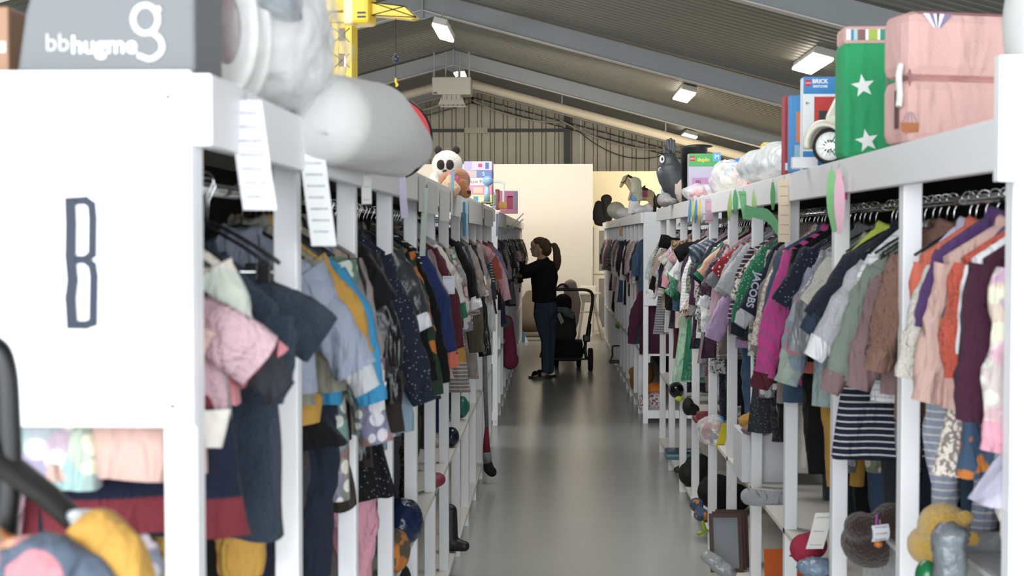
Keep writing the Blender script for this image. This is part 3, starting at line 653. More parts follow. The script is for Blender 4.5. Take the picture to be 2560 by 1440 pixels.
P('left', 5.6, 1140, 760, 800, 'coat', 'off-white', 'shiny', 'off-white padded coat behind the light grey hoodie', sw=.16, puff=.15)
P('left', 5.9, 1185, 750, 830, 'coat', 'black', None, 'black high-collared coat with white-striped cuff on the left rack', sw=.16, cuff='white', drop=-.02)
P('left', 6.1, 1195, 880, 900, 'coat', 'olive', None, 'dark olive coat beyond the high-collared black one', sw=.16)
P('left', 6.3, 1214, 890, 905, 'coat', 'black', 'shiny', 'longest black parka in the middle of the left rack', sw=.16)
P('left', 6.45, 1228, 830, 850, 'top', 'light grey', None, 'light grey top showing beside the longest black parka', sw=.15)
P('left', 6.9, 1230, 650, 800, 'coat', 'dusty pink', 'knit', 'dusty pink top hanging high beyond the black parka', sw=.15)
P('left', 7.2, 1246, 700, 870, 'coat', 'coral', 'fluffy', 'coral red fluffy coat in the far half of the left rack', sw=.16)
P('left', 7.6, 1262, 740, 790, 'cardigan', 'maroon', 'knit', 'maroon knitted garment with mittens in the far half of the left rack', sw=.15)
P('left', 7.9, 1262, 690, 850, 'sweater', 'periwinkle', None, 'periwinkle blue sweater in the far half of the left rack', sw=.15)
P('left', 8.2, 1270, 750, 800, 'top', 'pale pink', 'multi', 'pink-striped top near the periwinkle sweater', sw=.14)
# fill the remaining gaps of the rods
SCH = {'right': ['navy', 'dusty pink', 'grey', 'beige', 'plum', 'white', 'black', 'taupe', 'maroon', 'light grey', 'pale pink', 'charcoal', 'sage green', 'cream', 'mauve', 'denim blue'],
       'left': ['black', 'navy', 'charcoal', 'dark brown', 'grey', 'black', 'olive', 'slate blue', 'maroon', 'black', 'dark green', 'taupe', 'royal blue', 'beige']}
KINDS = ['top', 'jacket', 'sweater', 'coat', 'cardigan', 'dress', 'hoodie', 'shirt']
PATS = [None, None, 'knit', None, 'floral', 'breton', 'shiny', 'leopard', 'dots']
PN = {None: 'plain', 'knit': 'knitted', 'floral': 'flowery', 'breton': 'striped', 'shiny': 'glossy', 'leopard': 'mottled', 'dots': 'dotted', 'fluffy': 'fluffy'}
def fillers(side, ya, yb, step, which, posts):
    s = 1 if side == 'right' else -1; rod = RODR if s > 0 else RODL; y = ya
    while y < yb:
        y += step * RNG.uniform(.75, 1.25)
        if any(abs(y - g[1]) < step * .42 for g in GLIST if g[0] == side): continue
        if any(-.04 < y - p < .1 for p in posts): continue
        col = RNG.choice(SCH[side]); kind = RNG.choice(KINDS); pat = RNG.choice(PATS)
        sw = RNG.uniform(.13, .165); L = RNG.uniform(.42, .68) + (.18 if kind in ('coat', 'dress') else 0)
        sl = RNG.uniform(.25, .42); tx = -s * (sw + RNG.uniform(.02, .07)); rz = RNG.uniform(-.15, .15)
        tz = -.14 - sl
        g = garment(kind, col, pat, L=L, sw=sw, sl=sl, tip=(tx, tz), loc=(rod, y, ZROD), rz=rz, s=s, puff=.15 if kind == 'coat' and RNG.random() < .4 else 0, hood=kind == 'hoodie')
        hanger((rod, y, ZROD), rz, side); g['auto'] = 1
        GLIST.append((side, y, g, col, kind, pat))
        if RNG.random() < (.62 if side == 'left' else .6):
            col2 = RNG.choice(SCH[side]); k2 = RNG.choice(['trousers', 'leggings', 'trousers', 'skirt']); L2 = RNG.uniform(.5, .8) if k2 != 'skirt' else .4
            g2 = garment(k2, col2, RNG.choice([None, None, 'leopard', 'dots']), L=L2, sw=RNG.uniform(.10, .13), loc=(rod, y + .03, ZROD), rz=rz, s=s, drop=RNG.uniform(.1, .3)); g2['auto'] = 1
            GLIST.append((side, y + .03, g2, col2, k2, None))
fillers('right', 4.9, 10.9, .085, 1, YR1)
fillers('left', 2.62, 11.1, .095, 1, YL1)
fillers('right', 12.65, 21.8, .13, 2, [])
fillers('left', 12.45, 22.2, .14, 2, [])
for k in range(14):
    y = 2.72 + .21 * k; col = ['black', 'navy', 'black', 'charcoal', 'denim blue'][k % 5]
    g = garment('trousers', col, None, L=RNG.uniform(.62, .78), sw=.13, loc=(RODR + .17, y, ZROD), rz=RNG.uniform(-.2, .2), s=1, drop=.25)
    g['label'] = f'{col} trousers hanging deep inside the {ORD[max(0, sum(1 for q in YR1 if q < y) - 1)]} bay of the right rack'; g['group'] = g['label']
for side in ('right', 'left'):
    gl = sorted([g for g in GLIST if g[0] == side], key=lambda g: g[1]); seen = {}
    for i, (sd, y, g, col, kind, pat) in enumerate(gl):
        if not g.get('auto'): continue
        del g['auto']
        nm = lambda q: f'{q[3]} {KN[q[4]]}'
        near = nm(gl[i - 1]) if i else 'near end'; far = nm(gl[i + 1]) if i + 1 < len(gl) else 'far end post'
        rk = side if y < 12 else f'far {side}'
        pn = {'knit': 'knitted ', 'floral': 'flowery ', 'breton': 'striped ', 'shiny': 'glossy ', 'leopard': 'mottled ', 'dots': 'dotted '}.get(pat, '')
        lb = f'{pn}{col} {KN[kind]} on the {rk} rack between {near} and {far}'
        if lb in seen:
            yb = round((y - (1.9 if side == 'left' else 2.6)) / .8) + 1
            lb = f'{col} {KN[kind]}, bay {yb}, {rk} rack, by {near} and {far}'
        if len(lb.replace('-', ' ').split()) > 16: lb = lb.replace(' between ', ' by ').split(' and ')[0]
        seen[lb] = 1; g['label'] = lb
# ------------------------------------------------------------------ person
def rel(root): 
    o = Vector(root); return lambda px, py, Y: at(px, py, Y) - o
PY = 16.7
proot = Vector((at(1360, 900, PY).x, PY, 0))
woman = thing('person', 'person with ponytail in black sweater and jeans, reaching into the left rack', 'person', proot)
def c8(cx, cy, dy=0, Y=PY, o=proot): return at(1220 + cx / 3.272, 540 + cy / 3.272, Y + dy) - o
M_skin = mat('skin', '#cda189', rough=.55); M_hair = mat('brown_hair', '#5c4433', rough=.5, bump=.8, bscale=40, bstretch=(6, 6, .6)); M_knit = mat('black_knit', '#0d0d0f', rough=.9, bump=.3, bscale=120, fold=9)
M_jean = mat('blue_jeans', '#3d4e61', rough=.85, bump=.4, bscale=200, fold=12)
def fingers(parts, wrist, dirv, palm_r=.03):
    d = Vector(dirv).normalized(); side = d.cross(Vector((0, 1, 0))).normalized(); w = Vector(wrist)
    pal = w + d * .05; parts.append(('t', [w, pal, w + d * .085], [.024, .032, .03], .6))
    for k, (off, ln) in enumerate(((-.027, .055), (-.009, .068), (.010, .064), (.027, .048))):
        b = w + d * .08 + side * off; m1 = b + d * ln * .5 + Vector((0, .008, 0)); e = b + d * ln * .75 + Vector((0, .03, -.005)); parts.append(('t', [b, m1, e], [.0095, .009, .0075]))
    b = w + d * .035 + side * -.028; parts.append(('t', [b, b + d * .02 + side * -.022, b + d * .048 + side * -.03], [.011, .0105, .008]))
hl = c8(262, 372, -.13); hr2 = c8(268, 492, .08)
parts = [('e', c8(430, 258), (.088, .074, .105)), ('e', c8(392, 285), (.055, .055, .075)), ('e', c8(372, 232), (.035, .05, .05)), ('t', [c8(362, 258), c8(348, 271)], [.011, .011]), ('e', c8(360, 288), (.016, .022, .010)), ('e', c8(362, 300), (.013, .02, .008)),
         ('e', c8(376, 318), (.026, .032, .022)), ('t', [c8(438, 300), c8(448, 370)], [.052, .056]), ('e', c8(425, 292, -.072), (.018, .012, .032)),
         ('t', [c8(450, 372), c8(458, 480), c8(462, 600), c8(468, 740)], [.08, .12, .09, .08], .7),
         ('t', [c8(430, 405, -.12), c8(305, 445, -.16), c8(262, 372, -.13)], [.04, .034, .024]), ('t', [c8(440, 405, .12), c8(350, 470, .17), c8(268, 492, .08)], [.04, .034, .024]),
         ('t', [c8(440, 770, -.06), c8(470, 1010, -.07), c8(468, 1285, -.06)], [.06, .045, .03]), ('t', [c8(505, 770, .08), c8(515, 1010, .09), c8(505, 1270, .10)], [.055, .045, .03]),
         ('t', [c8(468, 1285, -.06), c8(440, 1305, -.07), c8(385, 1312, -.08)], [.032, .030, .022], .8), ('t', [c8(505, 1270, .10), c8(480, 1298, .10), c8(430, 1305, .09)], [.032, .030, .022], .8)]
for k in range(5): parts.append(('t', [c8(388, 1312, -.115 + k * .016), c8(368 + abs(k - 3) * 3, 1314, -.12 + k * .017)], [.009, .008]))
fingers(parts, hl, (-.25, 0, 1)); fingers(parts, hr2, (-1, .1, .15))
for i in range(len(parts)):
    pass
blob('body', parts, M_skin, woman, vox=.0065, smooth=3)
mb = MB(); mb.ell(c8(372, 263, -.045), (.006, .006, .009), 10, 6); mb.ell(c8(366, 263, .02), (.006, .006, .009), 10, 6); mb.build('eye', mat('dark_eye', '#1a1512', rough=.2), woman, True)
mb = MB(); mb.tube([c8(385, 251, -.05), c8(372, 247, -.045), c8(362, 250, -.02)], .004, 6); mb.build('eyebrow', M_hair, woman, True)
mb = MB(); mb.tube([c8(357, 294, .0), c8(362, 295, -.025), c8(370, 293, -.035)], .0045, 6); mb.build('lips', mat('lips', '#8c4f47', rough=.5), woman, True)
sw = [('t', [c8(452, 378), c8(458, 430), c8(458, 520), c8(460, 620), c8(462, 692)], [.085, .150, .158, .145, .148], .72), ('t', [c8(425, 400, -.11), c8(300, 448, -.17), c8(262, 392, -.135)], [.066, .058, .04]), ('t', [c8(445, 400, .11), c8(350, 470, .17), c8(290, 490, .10)], [.066, .055, .04]),
      ('t', [c8(510, 405, -.02), c8(545, 500, -.03), c8(535, 590, -.04)], [.06, .045, .035]), ('e', c8(462, 698), (.150, .115, .022))]
blob('sweater', sw, M_knit, woman, vox=.011, smooth=4)
mb = MB(); a = c8(450, 352); mb.rings([[(a.x + .062 * q * math.cos(t), a.y + .058 * q * math.sin(t), a.z + dz + .012 * math.cos(t)) for t in [2 * math.pi * k / 18 for k in range(18)]] for q, dz in ((1.25, -.03), (1.05, 0), (.92, .002), (.9, -.03))], (False, False)); mb.build('neckband', M_knit, woman, True)
jn = [('t', [c8(468, 690), c8(470, 745), c8(470, 800)], [.128, .138, .138], .78), ('t', [c8(435, 800, -.06), c8(452, 900, -.07), c8(476, 1020, -.07), c8(474, 1150, -.065), c8(478, 1262, -.06)], [.094, .082, .062, .056, .05]), ('t', [c8(508, 790, .07), c8(510, 900, .08), c8(515, 1020, .09), c8(508, 1150, .095), c8(508, 1262, .10)], [.09, .078, .06, .054, .048])]
blob('jeans', jn, M_jean, woman, vox=.011, smooth=3)
pk = MB(); a = c8(500, 770, -.115); pk.box(a.x - .045, a.x + .04, a.y + .005, a.y + .012, a.z - .05, a.z + .05); 
hp = [('e', c8(452, 240), (.092, .084, .088)), ('e', c8(470, 275), (.075, .082, .085)), ('e', c8(425, 212), (.085, .072, .06)), ('e', c8(410, 200), (.06, .06, .035))]
blob('hair', hp, M_hair, woman, vox=.009, smooth=3, fur=.004)
blob('ponytail', [('t', [c8(512, 238), c8(545, 240), c8(562, 290), c8(566, 360), c8(562, 420), c8(560, 462)], [.022, .036, .048, .054, .042, .012], .9), ('t', [c8(545, 260), c8(585, 330), c8(592, 400)], [.02, .02, .006])], M_hair, woman, vox=.008, smooth=2, fur=.006)
mb = MB(); mb.ell(c8(508, 238), (.018, .03, .03), 12, 8); mb.build('hair_tie', M_black, woman, True)
for dy, ox in ((-.07, 0), (.095, 35)):
    mb = MB(); a = c8(350 + ox, 1322, dy); b = c8(505 + ox, 1322, dy); n = 16; P2 = []
    for k in range(n):
        t = 2 * math.pi * k / n; P2.append(((a.x + b.x) / 2 + (b.x - a.x) * .62 * math.cos(t), a.y + .048 * math.sin(t) * (1.1 - .1 * math.cos(t))))
    mb.prism(P2, Matrix.Translation((0, 0, .0)), .024); s0 = mb.build('sandal', M_black, woman)
    mb = MB(); cx = c8(395 + ox, 1300, dy); mb.tube([(cx.x + .05, cx.y - .05, .02), (cx.x + .03, cx.y - .035, .065), (cx.x, cx.y, .078), (cx.x - .02, cx.y + .035, .06), (cx.x - .03, cx.y + .05, .02)], [.03] * 5, 8, flat=.35); mb.build('sandal_strap', M_black, s0, True)
# ------------------------------------------------------------------ pushchair
SY = 17.6; so = Vector((at(1420, 900, SY).x, SY, 0))
def q8(cx, cy, dy=0): return c8(cx, cy, dy, SY, so)
st = thing('pushchair', 'black pushchair standing behind the woman in the aisle', 'pushchair', so)
mb = MB(); mb.tube(catmull([q8(470, 760, .12), q8(478, 640), q8(510, 606), q8(560, 603), q8(700, 603), q8(800, 605), q8(846, 628), q8(856, 680), q8(845, 770), q8(826, 880)], 5), .019, 10); mb.build('handlebar', M_black, st, True)
for sx in (826, 490):
    mb = MB(); mb.tube([q8(sx + 4, 880), q8(sx - 6, 960), q8(sx - 16, 1010)], [.026, .03, .03], 10); mb.build('frame_tube', M_black, st, True)
    mb = MB(); a = q8(sx - 20, 1000); mb.box(a.x - .045, a.x + .045, a.y - .04, a.y + .04, a.z - .045, a.z + .045); mb.build('folding_joint', M_black, st, bevel=.015)
    mb = MB(); mb.tube([q8(sx - 28, 1010), q8(sx - 32, 1100), q8(sx - 24, 1155), q8(sx + 5, 1170)], .02, 8); mb.build('frame_tube', M_black, st, True)
    mb = MB(); mb.tube([q8(sx - 26, 1030), q8(sx - 60, 1150, .55)], .016, 8); mb.build('frame_tube', M_black, st, True)
M_tyre = mat('rubber_tyre', '#121212', rough=.7)
for x, dy, r in ((838, -.02, .142), (458, -.02, .142), (742, .55, .10), (560, .55, .10)):
    c = q8(x, 1170, dy); w = thing; mb = MB(); n = 28
    prof = [(-.028, r * .8), (-.03, r * .93), (-.018, r), (.018, r), (.03, r * .93), (.028, r * .8)]
    mb.rings([[(c.x + dx, c.y + rr * math.cos(2 * math.pi * k / n), r + rr * math.sin(2 * math.pi * k / n)) for k in range(n)] for dx, rr in prof], (True, True)); wh = mb.build('wheel', M_tyre, st, True)
    mb = MB(); mb.tube([(c.x - .034, c.y, r), (c.x + .034, c.y, r)], r * .3, 12); mb.build('hub', M_steel2, wh)
mb = MB(); mb.tube([q8(458, 1170), q8(838, 1170)], .012, 8); mb.build('axle', M_steel2, st)
a, b = q8(545, 1030), q8(778, 1190); mb = MB(); mb.rings([[(a.x + .02, .02, b.z), (b.x - .02, .02, b.z), (b.x - .02, .42, b.z), (a.x + .02, .42, b.z)], [(a.x - .02, -.03, a.z), (b.x, -.03, a.z), (b.x, .5, a.z), (a.x - .02, .5, a.z)]]); mb.build('basket', mat('black_cloth', '#141415', rough=.9), st, bevel=.02)
blob('carrycot', [('t', [q8(560, 900, .25), q8(640, 900, .25), ], [.13, .13]), ('t', [q8(560, 960, .25), q8(650, 960, .25)], [.12, .12]), ('t', [q8(570, 840, .25), q8(660, 840, .25)], [.10, .09])], mat('dark_grey_melange', '#3c3b3c', rough=.9, bump=.6, bscale=80), st, vox=.014, smooth=6)
blob('hood', [('e', q8(615, 700, .2), (.11, .16, .10)), ('e', q8(640, 740, .2), (.07, .14, .07))], mat('black_cloth'), st, vox=.014, smooth=4)
mb = MB(); pts = []
for k in range(13):
    t = math.pi * k / 12; p = q8(612, 600, .15); pts.append((p.x + .075 * math.cos(t), p.y, p.z - .02 + .085 * math.sin(t)))
mb.tube(pts, .011, 8); mb.build('hood_bow', M_black, st, True)
mb = MB(); vs = [(p[0], p[1] + .004, p[2]) for p in pts]; mb.add(vs, [tuple(range(13))]); o = mb.build('mesh_window', mat('tinted_mesh', '#4a4538', rough=.8, alpha=.6), st); sd = o.modifiers.new('s', 'SOLIDIFY'); sd.thickness = .003
bo = Vector(q8(0, 0)) * 0
o = blob('blanket', [('t', [q8(575, 765, .05), q8(640, 770, .05), q8(690, 800, .08)], [.035, .04, .03]), ('t', [q8(640, 800, .04), q8(695, 830, .06)], [.04, .022])], fab('grey', 'knit'), None, vox=.012, smooth=3); o.location = so; tag(o, 'grey knitted blanket bunched on top of the pushchair', 'blanket')
mb = MB(); a, b = q8(572, 800, .0), q8(600, 882, -.01); mb.add([q8(560, 800, .005), q8(590, 790, .005), q8(622, 862, -.06), q8(596, 886, -.06)], [(0, 1, 2, 3)]); o = mb.build('striped_cloth', fab('light grey', 'breton'), None); o.location = so; sd = o.modifiers.new('s', 'SOLIDIFY'); sd.thickness = .01; tag(o, 'pale striped cloth hanging over the pushchair front', 'cloth')
# pinkish rocker behind the pushchair
o = blob('baby_recliner', [('t', [(0, 0, .95), (.03, 0, .7), (.0, .05, .45), (-.08, 0, .2)], [.10, .13, .13, .12], .5), ('e', (-.1, 0, .1), (.2, .18, .1))], mat('pale_pink_pad', '#b9a9a2', rough=.8), None, vox=.018, smooth=4, loc=(at(1436, 800, 20.6).x - .06, 20.6, .0)); tag(o, 'pale pinkish padded baby recliner behind the pushchair', 'baby recliner')
# ------------------------------------------------------------------ high chair
HY = 22.6; ho = Vector((at(1475, 800, HY).x, HY, 0))
def h8(cx, cy, dy=0): return c8(cx, cy, dy, HY, ho)
M_hc = mat('high_chair_white', '#ece4d6', rough=.5)
hc = thing('high_chair', 'white high chair with splayed legs in front of the partition', 'high chair', ho)
for a_, b_, dy in (((768, 700), (700, 985), -.22), ((858, 700), (958, 995), -.22), ((870, 700), (930, 985), .2), ((780, 700), (740, 985), .2)):
    p, q = h8(*a_, 0), h8(*b_, dy); q.z = .012; mb = MB(); mb.tube([p, q], [.028, .02], 10); mb.build('leg', M_hc, hc, True)
mb = MB(); p, q = h8(728, 785, -.1), h8(912, 785, -.1); mb.tube([p, q], .012, 8); mb.build('footrest', M_hc, hc, True)
p, q = h8(748, 640), h8(892, 705); mb = MB(); mb.rings([[(p.x + .04, -.12, q.z), (q.x - .04, -.12, q.z), (q.x - .04, .14, q.z), (p.x + .04, .14, q.z)], [(p.x, -.17, p.z), (q.x, -.17, p.z), (q.x, .17, p.z), (p.x, .17, p.z)]]); mb.build('seat', M_hc, hc, bevel=.02)
p, q = h8(752, 572), h8(892, 640); mb = MB(); mb.box(p.x, q.x, .15, .19, q.z, p.z); mb.build('backrest', M_hc, hc, bevel=.03)
p, q = h8(738, 622), h8(918, 632); mb = MB(); mb.box(p.x, q.x, -.36, -.08, q.z, p.z); mb.build('tray', M_hc, hc, bevel=.008)
# ------------------------------------------------------------------ cabinet with glass doors
CY = 23.86; ca, cb_ = at(1484, 566, CY), at(1484, 842, CY)
cw, ch_ = .95, ca.z; cr = thing('glass_cabinet', 'tall cream cabinet with two stacked glass doors, right of the white partition', 'cabinet', (ca.x, CY, 0))
M_cab = mat('cream_cabinet', '#f0e6d0', rough=.5)
mb = MB(); mb.box(0, .03, 0, .42, 0, ch_); mb.box(cw - .03, cw, 0, .42, 0, ch_); mb.box(.03, cw - .03, .4, .42, .04, ch_); mb.box(.03, cw - .03, 0, .4, ch_ - .03, ch_); mb.box(.03, cw - .03, 0, .4, .06, .09); mb.box(.03, cw - .03, .01, .4, ch_ * .55, ch_ * .55 + .03); mb.build('carcass', M_cab, cr)
M_glass = mat('cabinet_glass', '#dfe2de', rough=.05, alpha=.18)
for z0, z1 in ((.09, ch_ * .55), (ch_ * .55 + .03, ch_ - .02)):
    d = MB(); t = .05
    d.box(0, .09, -.022, 0, z0, z1); d.box(.40, .46, -.022, 0, z0, z1); d.box(.09, .40, -.022, 0, z0, z0 + t); d.box(.09, .40, -.022, 0, z1 - t, z1); dd = d.build('door', M_cab, cr, bevel=.003)
    g_ = MB(); g_.box(.09, .40, -.014, -.010, z0 + t, z1 - t); g_.build('glass_pane', M_glass, dd)
M_back = mat('tan_lining', '#b59b6d', rough=.8)
mb = MB(); mb.box(.035, cw - .035, .385, .398, .1, ch_ - .04); mb.build('back_lining', M_back, cr)
for i, (z0, z1, lb) in enumerate(((ch_ * .55 + .04, ch_ - .42, 'black folded coat behind the upper glass door of the cream cabinet'), (.10, ch_ * .55 - .35, 'dark clothes heap behind the lower glass door of the cream cabinet'))):
    h = (z1 - z0) / 2; o = blob('dark_coat', [('t', [(.12, .2, z0 + .09), (.13, .2, z1 - .1)], [.085, .08]), ('t', [(.28, .2, z0 + .1), (.3, .2, z1 - .02)], [.095, .09]), ('t', [(.2, .22, z0 + .1), (.2, .22, z1 - .08)], [.09, .07])], M_knit, None, vox=.02, smooth=3); o.location = (ca.x, CY, 0); tag(o, lb, 'coat')
# car seats on the cabinet
M_cs = mat('black_seat_fabric', '#16140f', rough=.8, bump=.4, bscale=50)
def cpx(px, py, Y, o): return at(px, py, Y) - Vector(o)
o0 = Vector((at(1510, 540, 24.05).x, 24.05, ca.z))
cs = thing('car_seat', 'black child car seats heaped on top of the cream cabinet', 'car seat', o0)
blob('shell', [('t', [cpx(1497, 512, 24.05, o0), cpx(1495, 540, 24.05, o0), cpx(1510, 557, 24.05, o0), cpx(1530, 560, 24.05, o0)], [.075, .11, .07, .05]), ('e', (0, 0, .06), (.17, .15, .06))], M_cs, cs, vox=.018, smooth=4)
blob('headrest', [('e', cpx(1516, 498, 24.1, o0), (.10, .07, .085)), ('t', [cpx(1516, 505, 24.1, o0), cpx(1518, 545, 24.1, o0)], [.08, .09])], M_cs, cs, vox=.018, smooth=3)
mb = MB(); mb.tube([cpx(1516, 553, 23.9, o0), cpx(1524, 557, 23.9, o0)], .012, 6); mb.build('buckle', mat('red_plastic', '#b5382a', rough=.4), cs)
# beanbag, folded play mats
o = blob('beanbag', [('e', (0, 0, .22), (.36, .3, .22)), ('t', [(0, 0, .3), (.04, .05, .62)], [.26, .09])], mat('taupe_canvas', '#8d7e6c', rough=.9), None, vox=.03, smooth=5, loc=(at(1318, 800, 23.0).x, 23.1, .09)); tag(o, 'taupe beanbag against the white partition behind the woman', 'beanbag')
for k, (z, c_, lb) in enumerate(((0, '#c9c3b8', 'lower grey folded play mat on the floor behind the woman'), (.065, '#8b857d', 'upper darker folded play mat under the beanbag'))):
    mb = MB(); mb.box(-.42, .42, -.3, .3, z, z + .06); o = mb.build('play_mat', mat('mat_' + c_[1:], c_, rough=.8), None, bevel=.02, loc=(at(1325, 840, 22.9).x, 22.9, 0)); tag(o, lb, 'play mat')
mb = MB(); mb.rings([[(-.10, 0, 0), (.08, 0, 0), (.08, .05, 0), (-.10, .05, 0)], [(-.10, .1, .2), (-.02, .1, .2), (-.02, .14, .2), (-.10, .14, .2)]]); o = mb.build('folded_bag', mat('blue_white_bag', '#2f6ea8', rough=.5, pattern='stripe', col2='#e8e8e8', pscale=3, axis=0), None, loc=(at(1308, 845, 22.3).x, 22.3, 0)); tag(o, 'blue and white folded bag on the floor left of the woman', 'bag')
# ------------------------------------------------------------------ things on top of the racks
TOP = ZT + .001
def carton(name, label, cat, x0, x1, y0, y1, z0, z1, col, group=None, bevel=.003, rough=.5, rz=0):
    r = thing(name, label, cat, ((x0 + x1) / 2, (y0 + y1) / 2, z0), rz, group); w, d = (x1 - x0) / 2, (y1 - y0) / 2
    mb = MB(); mb.box(-w, w, -d, d, 0, z1 - z0); mb.build('carton', mat('print_' + col[1:], col, rough=rough), r, bevel=bevel); r['w'] = w; r['d'] = d; return r
def patch(r, name, col, x0, x1, z0, z1, face='front', off=.0008, rough=.5):
    """flat print on a face, u from the face's left edge, in metres"""
    w, d = r['w'], r['d']; mb = MB()
    if face == 'front': mb.box(-w + x0, -w + x1, -d - off, -d - .0001, z0, z1)
    elif face == 'left': mb.box(-w - off, -w - .0001, d - x1, d - x0, z0, z1)
    else: mb.box(w + .0001, w + off, -d + x0, -d + x1, z0, z1)
    return mb.build(name, mat('ink_' + col[1:], col, rough=rough), r)
M_w = mat('white_ink', '#f4f4f4', rough=.6)
# grey soft-lidded box with lettering
gx0, gx1 = at(40, 100, 1.92).x, at(488, 100, 1.92).x
bb = thing('pillow_box', 'grey box lettered bbhugme standing on the panel lettered B', 'box', (gx0, 1.92, TOP + .006))
gw = gx1 - gx0; pl = [(0, 0), (gw, 0), (gw, .26), (.06, .26), (.035, .16), (.012, .08)]
mb = MB(); mb.prism(pl, Matrix.Translation((0, .16, 0)) @ Matrix.Rotation(R_(90), 4, 'X'), .16); mb.build('carton', mat('grey_card', '#707375', rough=.6), bb, bevel=.006)
def bl(px, py): q = at(px, py, 1.9185); return q.x - gx0, q.z - TOP - .006
M_pale = mat('pale_grey_ink', '#c3c5c7', rough=.6)
x, z = bl(112, 108); text('bb', 'lettering', M_pale, .034, FR(x, -.0008, z), bb, align='LEFT')
x, z = bl(180, 112); text('hugme', 'lettering', M_w, .034, FR(x - .002, -.0008, z - .001), bb, align='LEFT', bold=.0004)
mb = MB(); x, z = bl(364, 48); mb.tube([(x + .017 * math.cos(t), -.001, z + .019 * math.sin(t)) for t in [2 * math.pi * k / 24 for k in range(25)]], .0042, 6)
mb.tube(catmull([(bl(378, 78)[0], -.001, bl(378, 78)[1]), (bl(402, 100)[0], -.001, bl(402, 100)[1]), (bl(404, 128)[0], -.001, bl(404, 128)[1]), (bl(378, 148)[0], -.001, bl(378, 148)[1]), (bl(345, 138)[0], -.001, bl(345, 138)[1])], 5), .0042, 6)
mb.tube([(bl(388, 28)[0], -.001, bl(388, 28)[1]), (bl(402, 20)[0], -.001, bl(402, 20)[1])], .0042, 6); mb.build('emblem', M_w, bb, True)
c = carton('cardboard_box', 'brown cardboard box at the far left edge, beside the grey bbhugme box', 'box', at(-160, 100, 2.0).x, at(22, 100, 2.0).x, 2.0, 2.2, TOP, TOP + .11, '#9c7355')
patch(c, 'sticker', '#dcdcdc', .07, .10, .045, .06)
o = blob('plastic_lid', [('e', (0, 0, 0), (.05, .07, .018)), ('e', (0, 0, .02), (.045, .06, .02))], mat('grey_clear_plastic', '#6f7a82', rough=.2), None, vox=.006, smooth=3, loc=at(685, 20, 2.35), rot=(.1, .35, 0)); tag(o, 'grey plastic lid resting on the white wrapped bundle above the left rack', 'lid')
M_film = plastic_film('clear_film', '#ffffff', .38); M_whitecloth = mat('white_quilt', '#d2d1cf', rough=.85, bump=.5, bscale=16); M_quilt = mat('crinkled_white_quilt', '#d8d7d6', rough=.8, bump=1, bscale=18)
# white baby bath seat with oval holes in a clear bag
q = Vector((at(570, 90, 2.2).x, 2.2, TOP)); bs = thing('baby_bath_ring', 'white baby bath seat with an oval opening in clear wrapping', 'bath seat', q)
zc = .105
for yy, nm in ((0, 'side_panel'), (.1, 'side_panel')):
    mb = MB(); outer = []; inner = []
    for k in range(28):
        t = 2 * math.pi * k / 28; outer.append((.05 * math.cos(t), .105 * math.sin(t))); inner.append((.022 * math.cos(t), .055 * math.sin(t)))
    vs = []
    for y_, P_ in ((yy - .012, outer), (yy + .012, outer), (yy - .012, inner), (yy + .012, inner)): vs += [(a, y_, zc + b) for a, b in P_]
    n = 28; fs = []
    for k in range(n):
        j = (k + 1) % n; fs += [(k, j, n + j, n + k), (2 * n + k, 3 * n + k, 3 * n + j, 2 * n + j), (k, 2 * n + k, 2 * n + j, j), (n + k, n + j, 3 * n + j, 3 * n + k)]
    mb.add(vs, fs); mb.build(nm, mat('glossy_white_plastic', '#dddbd8', rough=.25), bs, True, bevel=.003)
mb = MB(); mb.ell((0, -.0, zc), (.026, .006, .058), 16, 10); mb.build('suction_pad', mat('mauve_pad', '#8b7377', rough=.3), bs, True)
blob('clear_bag', [('e', (.03, .06, .105), (.105, .14, .105))], plastic_film('thin_film', '#ffffff', .18), bs, vox=.012, smooth=2, fur=.012)
q = Vector((at(735, 180, 2.55).x, 2.55, TOP))
o = blob('duvet_bag', [('e', (-.02, 0, .10), (.085, .2, .10)), ('e', (.0, -.1, .18), (.07, .12, .09)), ('e', (-.03, .12, .15), (.08, .12, .11))], M_quilt, None, vox=.012, smooth=3, fur=.012); tag(o, 'white quilt bundled in clear plastic, left of the yellow crane', 'quilt'); o.location = q
o2 = blob('clear_bag', [('e', (-.01, 0, .12), (.10, .22, .12)), ('e', (.0, -.08, .19), (.085, .15, .10))], plastic_film('thin_film', '#ffffff', .18), o, vox=.014, smooth=1, fur=.02)
def rp(px, py, Y, o): return at(px, py, Y) - Vector(o)
q = Vector((-.40, 3.1, TOP)); 
o = blob('pillow', [('t', [rp(815, 300, 2.62, q), rp(935, 312, 3.05, q), rp(1025, 366, 3.5, q)], [.088, .092, .060], 1), ('t', [rp(850, 360, 2.8, q), rp(1000, 400, 3.4, q)], [.05, .045])], M_whitecloth, None, vox=.011, smooth=10, loc=q); tag(o, 'big white stuffed pillow overhanging the left rack rail', 'pillow')
pm = MB(); pm.tube([rp(812, 330, 2.52, q), rp(860, 352, 2.68, q), rp(935, 385, 2.98, q), rp(1020, 402, 3.38, q), rp(1078, 395, 3.56, q)], .0025, 6); pm.build('seam', M_whitecloth, o, True)
